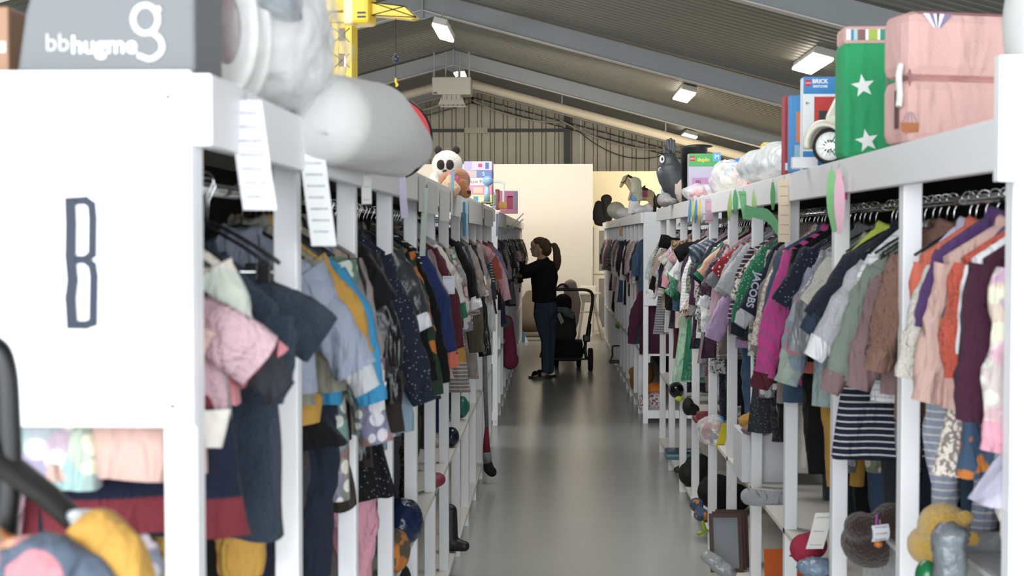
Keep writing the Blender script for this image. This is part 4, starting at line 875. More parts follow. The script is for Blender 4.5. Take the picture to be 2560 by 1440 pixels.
# round red/black play disc behind the pillow
q = at(975, 345, 4.25); dsc = thing('pop_up_basket', 'round red and black pop-up toy basket poking out behind the white pillow', 'toy basket', q, rot=(0, 0, .25))
mb = MB(); n = 36; R0 = .128
mb.rings([[(R0 * r * math.cos(2 * math.pi * k / n), y_, R0 * r * math.sin(2 * math.pi * k / n)) for k in range(n)] for r, y_ in ((.93, -.02), (1, -.012), (1, .012), (.93, .02))]); mb.build('rim', M_black, dsc, True)
mb = MB(); mb.rings([[(R0 * .93 * math.cos(2 * math.pi * k / n), y_, R0 * .93 * math.sin(2 * math.pi * k / n)) for k in range(n)] for y_ in (-.024, -.021)]); mb.build('cover', mat('red_cloth', '#b52b37', rough=.6), dsc)
mb = MB(); mb.prism([(-.08, -.09), (.1, -.07), (.115, -.02), (.02, -.05), (-.1, -.06)], FR(0, -.0245, 0), .002); mb.build('blue_patch', mat('blue_cloth', '#27508f', rough=.6), dsc)
# yellow crane
CRY = 5.0; q = Vector((at(863, 300, CRY).x, CRY, TOP)); cr_ = thing('toy_crane', 'tall yellow toy tower crane on the left rack, behind the pillow', 'toy crane', q, rot=(0, 0, -.15))
M_y = mat('yellow_plastic', '#e3c22d', rough=.35); M_y2 = mat('pale_yellow_plastic', '#e8d9b2', rough=.35)
zt_ = rp(863, 60, CRY, q).z; w = .036
mb = MB()
for a_, b_ in ((-w, -.012), (.012, w)): mb.box(a_, b_, -w, w, 0, zt_)
for k in range(7):
    z_ = zt_ * k / 6 - (.02 if k else 0); mb.box(-.012, .012, -w, w, max(0, z_ - .0), min(zt_, z_ + .045))
mb.build('mast', M_y, cr_, bevel=.002)
for k in range(6):
    z_ = zt_ * k / 6 + .02
    for s_ in (-1, 1): mb = MB(); mb.tube([(-s_ * w * .8, -w - .001, z_), (s_ * w * .8, -w - .001, z_ + zt_ / 6 - .04)], .0016, 5); mb.build('lattice_line', M_black, cr_)
mb = MB(); mb.tube([(0, 0, zt_), (0, 0, zt_ + .03)], .055, 20); mb.build('turntable', M_y, cr_)
c1, c2 = rp(872, 65, CRY, q), rp(935, -20, CRY, q)
mb = MB(); mb.box(c1.x, c2.x, -.06, .05, c1.z, c2.z); mb.build('cab', M_y, cr_, bevel=.012)
mb = MB(); mb.box(c1.x - .004, c1.x + .035, -.064, .05, c1.z - .003, c2.z); mb.build('cab_panel', M_y2, cr_, bevel=.012)
for k in (0, 1): mb = MB(); mb.box(c1.x + .05, c2.x - .01, -.0635, -.06, c1.z + .018 + k * .014, c1.z + .024 + k * .014, Matrix.Rotation(0, 4, 'Y')); mb.build('vent', M_black, cr_)
j0, j1, j2, j3 = rp(935, 10, CRY, q), rp(1020, 22, CRY, q), rp(1050, 50, CRY, q), rp(935, 42, CRY, q)
mb = MB(); mb.prism([(j0.x, j0.z), (j1.x, j1.z), (j2.x, j2.z), (j2.x - .02, j2.z - .006), (j3.x, j3.z)], FR(0, .03, 0), .05); mb.build('jib', M_y, cr_, bevel=.002)
for a_, b_ in ((j0, j2), (j3, j1), (Vector((j0.x, 0, j0.z)), Vector((j1.x, 0, j1.z))), (j1, j2), (j3, j2)):
    mb = MB(); mb.tube([(a_.x, -.022, a_.z), (b_.x, -.022, b_.z)], .0016, 5); mb.build('lattice_line', M_black, cr_)
a_, b_ = rp(795, 0, CRY, q), rp(868, 30, CRY, q); mb = MB(); mb.box(a_.x, b_.x, -.03, .03, b_.z, b_.z + .05); mb.build('counter_jib', M_y, cr_, bevel=.004)
mb = MB(); mb.tube([(a_.x + .01, -.035, b_.z + .03), (a_.x + .01, .035, b_.z + .03)], .014, 12); mb.build('winch', M_black, cr_)
h0 = rp(993, 48, CRY, q); h1 = rp(993, 150, CRY, q); h2 = rp(993, 200, CRY, q)
mb = MB(); mb.tube([h0, h2], .0012, 5); mb.build('cord', M_black, cr_)
mb = MB(); mb.ell(h1, .0125, 14, 8); mb.ell(h1 + Vector((0, 0, .014)), (.007, .007, .006), 10, 6); mb.build('ball_weight', mat('dark_blue_ball', '#2b3340', rough=.3), cr_, True)
mb = MB(); mb.tube(catmull([h2 + Vector((0, 0, .004)), h2 + Vector((.001, 0, -.012)), h2 + Vector((.007, 0, -.02)), h2 + Vector((0, 0, -.025))], 4), .004, 8); mb.build('hook', M_y, cr_, True)
# panda and brown dog plush
q = Vector((at(1118, 425, 7.2).x, 7.2, TOP)); PS = 7.2
pd = thing('panda_plush', 'white and black plush panda sitting on the left rack', 'plush toy', q)
M_pw = mat('white_plush', '#dcd5cb', rough=.95, bump=1, bscale=150, sheen=.4); M_pk = mat('dark_plush', '#2c2020', rough=.95, bump=1, bscale=150)
blob('body', [('e', (0, 0, .15), (.078, .075, .072)), ('e', (0, .02, .05), (.085, .07, .06)), ('t', [(-.06, -.03, .08), (-.05, -.08, .03)], [.03, .03])], M_pw, pd, vox=.008, smooth=3, fur=.003)
for sx in (-.035, .055):
    mb = MB(); mb.ell((sx - .01, .0, .222), (.02, .014, .022), 14, 8); mb.build('ear', M_pk, pd, True)
for px_, py_ in ((1124, 412), (1102, 412)):
    e = rp(px_, py_, 7.13, q); mb = MB(); mb.ell((e.x, -.068, e.z), (.021, .012, .026), 14, 8); mb.build('eye_patch', M_pk, pd, True)
mb = MB(); e = rp(1112, 428, 7.13, q); mb.ell((e.x, -.08, e.z), (.012, .01, .009), 12, 6); mb.build('nose', M_black, pd, True)
q = Vector((at(1142, 470, 6.5).x, 6.5, TOP)); dg_ = thing('dog_plush', 'brown plush spaniel with pale ears on the left rack, before the panda', 'plush toy', q)
M_db = mat('tan_plush', '#a8693a', rough=.95, bump=1, bscale=150, sheen=.4); M_dc = mat('cream_plush', '#d3b089', rough=.95, bump=1, bscale=120, sheen=.4)
blob('body', [('e', rp(1146, 452, 6.45, q), (.056, .055, .058)), ('t', [rp(1150, 465, 6.42, q), rp(1166, 483, 6.4, q)], [.042, .024]), ('e', (-.02, .05, .045), (.07, .08, .045))], M_db, dg_, vox=.007, smooth=3, fur=.002)
blob('ear', [('t', [rp(1128, 445, 6.42, q), rp(1118, 462, 6.4, q), rp(1108, 485, 6.4, q)], [.02, .032, .024], .7)], M_dc, dg_, vox=.007, smooth=2, fur=.005)
blob('ear', [('t', [rp(1138, 455, 6.4, q), rp(1142, 472, 6.37, q), rp(1136, 488, 6.37, q)], [.012, .02, .016], .7)], M_dc, dg_, vox=.006, smooth=2, fur=.004)
mb = MB(); mb.ell(rp(1172, 480, 6.385, q), (.010, .010, .010), 12, 8); mb.build('nose', M_black, dg_, True)
mb = MB(); mb.ell(rp(1161, 460, 6.395, q), (.005, .006, .008), 10, 8); mb.build('eye', M_black, dg_, True)
for px_, py_ in ((1130, 434), (1142, 446)): mb = MB(); mb.ell(rp(px_, py_, 6.375, q), (.011, .006, .011), 10, 6); mb.build('hair_bow', mat('hot_pink_felt', '#d257a0', rough=.8), dg_, True)
# jigsaw boxes
x0, x1 = at(1160, 450, 9.0).x, at(1230, 450, 9.0).x
z = TOP
for k, (h, col, lb) in enumerate(((.052, '#c9cf8a', 'yellow-green game box, lowest of the stack on the left rack'), (.056, '#d98aa6', 'pink game box with a star picture, second from the bottom of the left stack'), (.05, '#dcd8d2', 'white jigsaw box printed Puzzle 99 in the left stack'), (.045, '#6a78a8', 'blue and beige jigsaw box, second from the top of the left stack'), (.056, '#cdb6cf', 'lilac and pink jigsaw box on top of the left stack'))):
    c = carton('puzzle_box', lb, 'game box', x0, x1, 9.0, 9.24, z, z + h, col, 'jigsaw boxes stacked on the left rack'); z += h + .0005
    w2 = x1 - x0
    if k == 4: patch(c, 'oval_badge', '#3f6aa8', .135, .158, .008, .048); patch(c, 'print', '#b04a6c', .09, .115, .018, .042); patch(c, 'print', '#a99fc4', .0, .05, .0, .056)
    if k == 3: patch(c, 'print', '#b7a8a4', .0, .08, .0, .045); text('S', 'lettering', M_w, .035, FR(w2 * .2, -.121, .022), c)
    if k == 2: text('Puzzle 99', 'lettering', mat('red_grey_ink', '#8a6f6f'), .03, FR(-.02, -.121, .024), c); patch(c, 'badge', '#4a7ab0', .13, .15, .005, .045)
    if k == 1: patch(c, 'picture', '#e6b7a0', .06, .12, .008, .045)
    if k == 0: patch(c, 'picture', '#4c8ca8', .06, .09, .01, .04); patch(c, 'price_sticker', '#eeeeee', .1, .13, .01, .03)
q = Vector((at(1219, 452, 8.75).x, 8.75, TOP + 0)); jug = thing('cup_holder', 'round light-blue toy lamp on a stem, in front of the jigsaw boxes', 'toy lamp', q)
zz = rp(1219, 452, 8.75, q).z; mb = MB(); mb.ell((0, 0, zz), (.034, .034, .032), 18, 12); mb.build('shade', mat('light_blue_plastic', '#86aacb', rough=.2), jug, True)
mb = MB(); mb.tube([(-.004, 0, 0), (-.004, 0, zz - .02)], [.02, .012], 10); mb.build('stem', mat('pale_blue_plastic', '#9dbbd0', rough=.3), jug, True)
def simple(name, label, cat, px0, px1, py0, Y, dep, col, z0=TOP, grp=None, **k):
    a_ = at(px0, py0, Y); b_ = at(px1, py0, Y); return carton(name, label, cat, a_.x, b_.x, Y, Y + dep, z0, a_.z, col, grp, **k)
simple('small_box', 'narrow brown and cream box right of the jigsaw stack', 'box', 1236 - 22, 1224, 470, 9.3, .12, '#6b4a3c')
c = simple('small_box', 'white box with navy side right of the jigsaw stack', 'box', 1226, 1236, 486, 9.6, .2, '#d8d4cc')
o = MB(); t_ = [(.05 * math.cos(2 * math.pi * k / 20), .05 * math.sin(2 * math.pi * k / 20)) for k in range(20)]; o.prism(t_, FL(0, 0, .052), .02); o = o.build('toy_disc', mat('teal_plastic', '#2f8294', rough=.4), None, loc=(at(1232, 500, 10.0).x, 10.0, TOP)); tag(o, 'teal round toy standing between white and red boxes on the left rack', 'toy')
simple('red_box', 'red toy box standing left of the white tube lamp', 'box', 1238, 1247, 473, 11.2, .25, '#a03a45')
simple('red_box', 'small grey-white carton in front of the red toy box', 'box', 1228, 1240, 480, 10.6, .2, '#b9b9b4')
c = simple('picture_box', 'large pink toy box with picture of a red figure, near the white tube lamp', 'toy box', 1250, 1294, 477, 13.2, .1, '#c87a94')
patch(c, 'picture', '#a32c4a', .06, .12, .04, .16); patch(c, 'picture', '#d0609a', .07, .115, .15, .18); patch(c, 'picture', '#8d7f93', .125, .16, .03, .2)
q = Vector((at(1257, 520, 10.9).x, 10.9, TOP)); tl = thing('tube_lamp', 'slim white bent tube rising from a yellow block on the left rack', 'lamp', q)
tz = rp(1257, 455, 10.9, q).z; mb = MB(); mb.tube(catmull([(.005, 0, .02), (.005, 0, tz - .03), (-.005, 0, tz - .006), (-.03, 0, tz), (-.09, 0, tz)], 5), .0075, 10); mb.build('tube', mat('white_tube', '#efeeec', rough=.3), tl, True)
mb = MB(); mb.box(-.03, .03, -.03, .03, 0, .05); mb.build('base', mat('yellow_block', '#d9a531', rough=.4), tl, bevel=.004)
for k in range(2):
    a_, b_ = at(1262, 585 - k * 4, 13.0), at(1308, 548 - k * 14, 12.4); mb = MB(); mb.tube([Vector((0, 0, 0)), b_ - a_], .006, 6); o = mb.build('white_stick', M_white, None, loc=a_); tag(o, ('lower' if k == 0 else 'upper') + ' white stick poking up and out of the left rack by the woman', 'stick')
# papers along the left rail, tags
M_paper = mat('white_paper', '#dcdad6', rough=.8)
for i, (a_, b_) in enumerate(((1046, 1064), (1068, 1095), (1099, 1124), (1126, 1153), (1172, 1207), (1211, 1233), (1246, 1266))):
    ya, yb = 3550 * .446 / (1380 - a_), 3550 * .446 / (1380 - b_); mb = MB(); n = 8; vs = []; fs = []
    for j in range(n + 1):
        t = j / n; yy = ya + (yb - ya) * t
        for zz in (1.745 + (.01 if i % 2 else 0), 1.868): vs.append((.002 * math.sin(t * 5), yy - ya, zz - 1.8 - .01 * (i % 3)))
    for j in range(n): fs.append((2 * j, 2 * j + 2, 2 * j + 3, 2 * j + 1))
    mb.add(vs, fs); o = mb.build('paper_note', M_paper, None, loc=(XLF + .031, ya, 1.8)); sd = o.modifiers.new('s', 'SOLIDIFY'); sd.thickness = .0006
    tag(o, f'white paper note on the left rail, {ORD[i]} of seven from the camera', 'paper note', 'white notes along the left rail')
def card(px, y0, y1, wpx, side, col, label, rz=0, sway=0, ink=0, oval=False, cat='tag', name='price_tag', group=None, Y=None, tiltx=0):
    xr_ = (XRF - .034) if side == 'right' else (XLF + .034); Yc_ = Y or abs(FPX * xr_ / (px - 1380)); p = at(px, y0, Yc_); p2 = at(px + sway, y1, Yc_); h = p.z - p2.z; w_ = wpx / FPX * Yc_ / max(.3, math.cos(rz)); dx = (p2.x - p.x)
    r = thing(name, label, cat, p, rz, group); n = 8; vs = []; fs = []
    for j in range(n + 1):
        t = j / n; ww = w_ / 2 * (math.sin(math.pi * min(max(t, .06), .94)) ** .6 if oval else 1)
        for q_ in (-1, 1): vs.append((q_ * ww + dx * t, -.006 * math.sin(t * 3) + .003 * q_, -h * t))
    for j in range(n): fs.append((2 * j, 2 * j + 1, 2 * j + 3, 2 * j + 2))
    mb = MB(); mb.add(vs, fs); o = mb.build('card', mat('card_' + col[1:], col, rough=.8), r); sd = o.modifiers.new('s', 'SOLIDIFY'); sd.thickness = .0006
    rr = random.Random(int(px)); 
    for k in range(ink):
        t = .12 + .76 * k / max(1, ink - 1); nseg = 12; lw = w_ * .34; mb = MB(); x_ = -lw
        while x_ < lw * .8:
            ww_ = min(rr.uniform(.2, .5) * lw, lw - x_); mb.tube([(x_ + ww_ * i / nseg + dx * t, -.006 * math.sin(t * 3) - .0022, -h * t + (1 if i % 2 else -1) * rr.uniform(.01, .035) * w_) for i in range(nseg + 1)], max(.0004, w_ * .006), 4); x_ += ww_ + .12 * lw
        mb.build('handwriting', mat('pen_ink', '#6b6f80', rough=.6), r)
    mb = MB(); mb.tube([(0, 0, -.002), (.002, .004, .012)], .0012, 5); mb.build('string', M_steel, r)
    return r
card(612, 250, 525, 82, 'left', '#e2e0e4', 'largest white handwritten paper hanging on the left rail', sway=38, ink=7, rz=.1)
card(772, 315, 615, 62, 'left', '#e4e4e4', 'long printed white paper slip, second largest on the left rail', sway=38, ink=9, rz=.1)
card(917, 425, 510, 24, 'left', '#e0dedb', 'small white slip beneath the white pillow on the left rail', ink=3)
card(1004, 430, 545, 18, 'left', '#bdb8cc', 'lavender slip just right of the pillow tip on the left rail', sway=8)
card(1064, 470, 640, 14, 'left', '#bcc7bb', 'pale green paper strip hanging before the light grey hoodie', sway=-8)
card(1133, 425, 490, 10, 'left', '#9fc1cf', 'pale blue strip sticking up before the plush spaniel', sway=-6, rz=.3)
card(1160, 505, 590, 7, 'left', '#3f7f98', 'teal paper strip on the left rail past the plush spaniel')
card(1168, 505, 590, 6, 'left', '#9db9c8', 'light blue paper strip right beside the teal one on the left rail')
card(1243, 535, 590, 6, 'left', '#a9afc6', 'thin bluish slip near the far end of the left rail')
card(1960, 447, 605, 30, 'right', '#e3cfb4', 'long cream handwritten tag on the right rail', ink=6)
card(2078, 425, 580, 34, 'right', '#8fc98d', 'long green oval tag on the right rail', oval=True, sway=8)
card(2097, 420, 585, 28, 'right', '#e5b2c4', 'long pink oval tag overlapping the green oval tag', oval=True, sway=2, Y=3.86)
card(2112, 440, 500, 12, 'right', '#c6476c', 'crimson slip edge just right of the pink oval tag', Y=3.95)
card(1773, 497, 558, 21, 'right', '#d9b3c4', 'square lilac-pink handwritten tag on the right rail', ink=3)
for k, (px_, cl, nm_) in enumerate(((1726, '#6fa3c9', 'light blue'), (1734, '#c3cf7e', 'yellow-green'), (1741, '#5f93c4', 'mid blue'), (1750, '#e6cf6a', 'yellow'), (1757, '#d5d8de', 'white-grey'))):
    card(px_, 500, 558, 8, 'right', cl, f'{nm_} paper strip in the fan of strips left of the lilac-pink tag', sway=-3, oval=True)
for px_, y0, y1, w_, sw_, cl, lb in ((1826, 485, 552, 12, -4, '#b4cf86', 'yellow-green pointed leaf tag, leftmost of the green ones'), (1838, 475, 535, 14, 0, '#69b07a', 'dark green leaf tag behind the handwritten one'), (1858, 478, 548, 26, 12, '#7fbf88', 'broad green handwritten leaf tag on the right rail'), (1884, 480, 545, 12, 2, '#a8d08a', 'light green upright tag right of the broad leaf tag'), (1932, 455, 525, 14, 0, '#5f9d68', 'small dark green oval leaf left of the long cream tag')):
    card(px_, y0, y1, w_, 'right', cl, lb, sway=sw_, oval=w_ != 26, ink=2 if w_ == 26 else 0, name='leaf_tag')
a_ = at(1865, 522, 5.35); mb = MB(); P_ = [at(1862, 522, 5.35) - a_, at(1890, 532, 5.2) - a_, at(1920, 540, 5.05) - a_, at(1948, 575, 4.9) - a_]
P_ = catmull(P_, 5); vs = []; fs = []
for i, p in enumerate(P_): vs += [(p.x, p.y, p.z + .016 + .01 * i / len(P_)), (p.x, p.y + .004, p.z - .016 - .01 * i / len(P_))]
mb.add(vs, [(2 * i, 2 * i + 1, 2 * i + 3, 2 * i + 2) for i in range(len(P_) - 1)]); o = mb.build('green_ribbon', mat('green_ribbon', '#58a36e', rough=.6), None, False, loc=a_); sd = o.modifiers.new('s', 'SOLIDIFY'); sd.thickness = .001; tag(o, 'green ribbon trailing from the leaf tags to the long cream tag', 'ribbon')
card(1552, 556, 590, 8, 'right', '#e0a98a', 'small peach tag on the far right rack rail', Y=None)
# ---- right rack top
pk_ = at(2265, 360, 3.36); PM = thing('folded_mattress', 'pink folded travel mattress with hot-air balloon print on the right rack', 'mattress', (pk_.x, 3.36, TOP), R_(15))
M_pm = mat('pink_cotton', '#cfa6a0', rough=.85, bump=.3, bscale=120, fold=6); M_pipe = mat('mauve_piping', '#8d6468', rough=.7)
T_, H_, Wm = .13, .315, .62
for z0, z1 in ((0, H_ * .5), (H_ * .5, H_)):
    mb = MB(); mb.box(0, Wm, 0, T_, z0, z1); mb.build('mattress_fold', M_pm, PM, bevel=.028)
for loop in ([(.0, -.001, .02), (.0, -.001, H_ - .025), (.025, -.001, H_ - .004), (Wm, -.001, H_ - .004)], [(.0, T_, .02), (.0, T_, H_ - .025), (.025, T_, H_), (Wm, T_, H_)]):
    mb = MB(); mb.tube([(x + .014, y + (.012 if y < .01 else -.012), z) for x, y, z in loop], .003, 6); mb.build('piping', M_pipe, PM, True)
def balloon(px, py, s_, parent, o_, Yf, basket=True, rzf=R_(15)):
    Mi = (Matrix.Translation(o_) @ Matrix.Rotation(rzf, 4, 'Z')).inverted(); v = Mi @ at(px, py, Yf); x, z = v.x, v.z
    for i, (cl, a0, a1) in enumerate((('#e6e2e2', -1, -.6), ('#7f7494', -.6, -.3), ('#e6e2e2', -.3, -.08), ('#2f3350', -.08, .12), ('#e6e2e2', .12, .45), ('#7f7494', .45, 1))):
        mb = MB(); mb.prism([(x + a0 * s_, z + s_ * .75), (x + a1 * s_, z + s_ * .75), (x + a1 * s_ * .25, z - s_ * .1), (x + a0 * s_ * .25, z - s_ * .1)], FR(0, -.0006, 0), .0012); mb.build('balloon_print', mat('ink_' + cl[1:], cl), parent)
balloon(2355, 62, .038, PM, Vector((pk_.x, 3.36, TOP)), 3.36)
Mi = (Matrix.Translation((pk_.x, 3.36, TOP)) @ Matrix.Rotation(R_(15), 4, 'Z')).inverted()
v = Mi @ at(2270, 318, 3.37); mb = MB(); mb.prism([(v.x - .022, v.z - .012), (v.x + .022, v.z - .012), (v.x + .024, v.z + .010), (v.x - .024, v.z + .010)], FR(0, -.0006, 0), .0012); mb.build('basket_print', mat('ink_a8683f', '#a8683f'), PM)
for k in range(4): mb = MB(); mb.tube([(v.x - .02 + k * .013, -.001, v.z + .01), (v.x + (-.02 + k * .013) * .3, -.001, v.z + .035)], .0009, 4); mb.build('rope_print', mat('ink_8a7f90', '#8a7f90'), PM)
mb = MB(); mb.box(-.004, .0, .035, .05, .04, .13); mb.build('strap', mat('dark_brown_strap', '#5b3d3a', rough=.7), PM)
mb = MB(); mb.tube(catmull([(-.004, .02, .19), (-.012, .015, .16), (-.006, .02, .12), (-.014, .01, .09)], 4), .008, 8); mb.build('tie_ribbon', M_paper, PM, True)
gX = at(2106, 300, 3.95).x; GM = thing('folded_mattress', 'green folded mattress with white stars and striped top on the right rack', 'mattress', (gX, 3.95, TOP))
M_gm = mat('green_cotton', '#2d9a63', rough=.85, bump=.3, bscale=120, fold=6)
zs_ = at(2150, 103, 3.95).z - TOP; ztp = at(2150, 62, 3.95).z - TOP
mb = MB(); mb.box(0, .5, 0, .12, 0, zs_); mb.build('mattress_fold', M_gm, GM, bevel=.018)
mb = MB(); mb.box(.004, .5, .006, .12, zs_ - .01, ztp); mb.build('striped_top', M_pm, GM, bevel=.014)
for i, (cl, a0, a1) in enumerate((('#dfe3e6', 0.01, .022), ('#4d79a0', .022, .03), ('#9fc6c4', .03, .04), ('#7d5a55', .042, .062), ('#e8e6e0', .062, .07), ('#9bb247', .07, .095), ('#e8e6e0', .095, .102), ('#2c8a78', .102, .13))):
    mb = MB(); mb.box(a0, a1, .0035, .0065, zs_ + .004, ztp - .012); mb.build('stripe_print', mat('ink_' + cl[1:], cl), GM)
def star(px, py, r_, parent, o_, Yf, rot=0):
    v = at(px, py, Yf) - Vector(o_); P_ = []
    for k in range(10):
        t = math.pi / 2 + rot + k * math.pi / 5; rr_ = r_ if k % 2 == 0 else r_ * .42; P_.append((v.x + rr_ * math.cos(t), v.z + rr_ * math.sin(t)))
    mb = MB(); mb.prism(P_, FR(0, -.0008, 0), .0012); mb.build('star_print', mat('ink_e9ece9', '#e9ece9'), parent)
star(2157, 215, .033, GM, (gX, 3.95, TOP), 3.95, .15); star(2167, 352, .033, GM, (gX, 3.95, TOP), 3.95, .2)
# toy scooter
q = Vector((at(2078, 375, 4.32).x, 4.32, TOP)); SC = thing('toy_scooter', 'cream toy scooter with white-walled wheel beside the green mattress', 'toy scooter', q, rot=(0, 0, -.45))
M_cr = mat('cream_plastic', '#e9e0cf', rough=.3)
r_ = .056; n = 30
def wheelring(mb, prof, zc_): mb.rings([[(rr * math.cos(2 * math.pi * k / n), dy, zc_ + rr * math.sin(2 * math.pi * k / n)) for k in range(n)] for dy, rr in prof])
mb = MB(); wheelring(mb, [(-.012, r_ * .72), (-.018, r_ * .85), (-.014, r_ * .97), (0, r_), (.014, r_ * .97), (.018, r_ * .85), (.012, r_ * .72)], r_); mb.build('tyre', M_tyre, SC, True)
mb = MB(); wheelring(mb, [(-.0195, r_ * .60), (-.0185, r_ * .76), (-.010, r_ * .76), (-.010, r_ * .5)], r_); mb.build('white_wall', mat('white_rim', '#ecebea', rough=.3), SC, True)
mb = MB(); wheelring(mb, [(-.021, r_ * .1), (-.0215, r_ * .3), (-.012, r_ * .55)], r_); mb.build('hub_cap', M_chrome, SC, True)
for k in range(12): t = k * math.pi / 6; mb = MB(); mb.tube([(r_ * .15 * math.cos(t), -.022, r_ + r_ * .15 * math.sin(t)), (r_ * .6 * math.cos(t), -.0205, r_ + r_ * .6 * math.sin(t))], .0014, 5); mb.build('spoke', M_chrome, SC)
mb = MB(); rg = []
for k in range(15):
    t = R_(185 - k * 10); R1 = r_ * (1.12 + .18 * (1 - abs(k - 7) / 7)); rg.append([(R1 * math.cos(t) * a_ - .01, dy, r_ + R1 * math.sin(t) * a_) for dy, a_ in ((-.032, .86), (-.028, 1.03), (-.012, 1.16), (.012, 1.16), (.028, 1.03), (.032, .86))])
mb.rings(rg, (False, False)); o = mb.build('fender', M_cr, SC, True); sd = o.modifiers.new('s', 'SOLIDIFY'); sd.thickness = .004
blob('front_shield', [('t', [(.01, .0, .14), (.035, .03, .19), (.055, .03, .17)], [.028, .036, .03]), ('e', (.03, .01, .115), (.03, .03, .03))], M_cr, SC, vox=.005, smooth=4)
mb = MB(); mb.tube([(-.018, -.01, .118), (.05, .0, .122)], .005, 6); mb.build('orange_trim', mat('orange_trim', '#d07a4d', rough=.4), SC)
blob('scooter_body', [('t', [(.04, .03, .1), (.14, .05, .03), (.25, .06, .06)], [.025, .02, .035])], M_cr, SC, vox=.007, smooth=3)
# boxes
bx_ = at(2008, 300, 4.62); BK = carton('brick_box', 'blue and white building-brick box with lettering behind the scooter', 'toy box', bx_.x, bx_.x + .26, 4.62, 4.68, TOP, at(2050, 192, 4.62).z, '#e6e8ec')
hB = at(2050, 192, 4.62).z - TOP
patch(BK, 'print', '#3a84c4', 0, .26, hB - .055, hB, rough=.35); patch(BK, 'print', '#3a84c4', 0, .26, 0, .06, rough=.35)
patch(BK, 'picture', '#c23a33', .035, .115, .08, .235, off=.0012); patch(BK, 'picture', '#2e3136', .05, .10, .12, .19, off=.0018)
patch(BK, 'picture', '#d9a92c', .055, .095, .085, .105, off=.0018)
patch(BK, 'badge', '#c22b2b', .006, .024, hB - .03, hB - .01, off=.0014)
text('LEGO', 'lettering', M_w, .007, FR(-.13 + .015, -.0318, hB - .02), BK); text('BRICK', 'lettering', M_w, .018, FR(-.13 + .053, -.0312, hB - .015), BK, bold=.0006); text('SKETCHES', 'lettering', M_w, .010, FR(-.13 + .054, -.0312, hB - .031), BK, bold=.0004)
text('8+', 'lettering', M_black, .012, FR(-.13 + .014, -.0312, hB - .085), BK)
b2 = simple('picture_book', 'blue toy box with orange pictures, second behind the white brick box', 'toy box', 1976, 2060, 238, 4.78, .05, '#3f86bf'); patch(b2, 'picture', '#d2774b', .02, .045, .1, .2); patch(b2, 'picture', '#8fb3c4', .015, .05, .02, .09); patch(b2, 'price_sticker', '#ececec', .006, .03, .01, .03)
b3 = simple('red_toy_box', 'dark red toy box edge, left of the blue toy box', 'toy box', 1961, 2040, 240, 4.96, .06, '#a32b38'); patch(b3, 'price_sticker', '#e8e8e8', .004, .014, .015, .04)
mb = MB(); p_ = at(2012, 400, 4.45); mb.box(-.03, .05, 0, .03, 0, .035); o = mb.build('price_box', mat('white_card', '#e9e6ea', rough=.5), None, bevel=.002, loc=(p_.x, 4.5, TOP)); tag(o, 'small white carton with barcode under the cream scooter fender', 'carton')
# near end board and cream thing
mb = MB(); p_ = at(2498, 300, 2.5); mb.box(0, .05, 0, .03, 1.757, at(2498, 138, 2.5).z); mb.box(.02, .11, .031, .05, 1.757, at(2540, 165, 2.5).z); o = mb.build('end_board', M_white, None, loc=(p_.x, 2.50, 0)); tag(o, 'tall white end board standing above the near right rail', 'board')
o = blob('cushion', [('e', (0, 0, 0), (.09, .1, .17))], M_whitecloth, None, vox=.012, smooth=6, loc=(at(2640, 30, 2.7).x, 2.72, 2.06)); tag(o, 'cream round cushion at the top right corner of the photo', 'cushion')
# foil bag with dots, yellow bow
q = Vector((.93, 6.1, TOP)); o = blob('dotted_bag', [('e', (0, -.25, .085), (.1, .35, .085)), ('e', (-.01, .1, .09), (.11, .4, .075))], mat('dotted_cellophane', '#e3e5e8', rough=.25, pattern='dots', col2='#55585e', pscale=45, thr=.10, bump=.5, bscale=14), None, vox=.015, smooth=3, fur=.01, loc=q); tag(o, 'large silvery plastic bag with small dark dots on the right rack', 'bag')
q = at(1915, 368, 6.2); o = blob('yellow_duck', [('e', (0, 0, 0), (.026, .026, .022)), ('e', (.012, 0, .008), (.018, .018, .014))], mat('yellow_wrap', '#d9b63a', rough=.25, bump=1, bscale=60), None, vox=.005, smooth=2, loc=q); tag(o, 'shiny yellow bow on top of the dotted plastic bag', 'bow')
q = Vector((at(1822, 440, 7.3).x, 7.3, TOP)); o = blob('white_toy', [('e', (0, 0, .05), (.05, .1, .05)), ('e', (-.03, .05, .03), (.04, .06, .03))], mat('offwhite_toy', '#d9d6cc', rough=.5), None, vox=.01, smooth=3, loc=q); tag(o, 'off-white soft toy inside the crumpled clear bag', 'toy')
o = blob('clear_bag', [('e', (0, 0, .08), (.085, .3, .08)), ('e', (.0, .1, .11), (.07, .2, .07))], M_film, None, vox=.014, smooth=1, fur=.02, loc=q); tag(o, 'crumpled clear plastic bag between the blue cushion and dotted bag', 'bag')
q = Vector((at(1845, 400, 7.9).x + .02, 7.9, TOP)); bc = thing('blue_play_cushion', 'bright blue cushion with red ring, right of the green brick box', 'cushion', q)
blob('cushion', [('e', (0, 0, .12), (.1, .12, .1)), ('e', (-.01, 0, .07), (.11, .12, .07))], mat('azure_cloth', '#2476b4', rough=.7), bc, vox=.012, smooth=4)
mb = MB(); mb.tube([(.02 + .075 * math.cos(t), -.11 + .03 * math.sin(t), .12 + .055 * math.sin(t)) for t in [math.pi * 2 * k / 20 for k in range(21)]], .017, 10); mb.build('ring', mat('red_orange_plastic', '#cf4434', rough=.35), bc, True)
mb = MB(); mb.tube([(-.1, -.1, .0), (-.1, -.1, .15), (.08, -.12, .16)], .006, 6); mb.build('edging', M_black, bc)
DB = simple('brick_box', 'green and lilac building-brick box with duplo lettering on the right rack', 'toy box', 1722, 1800, 384, 8.35, .09, '#b9b3c6'); hD = at(1722, 384, 8.35).z - TOP
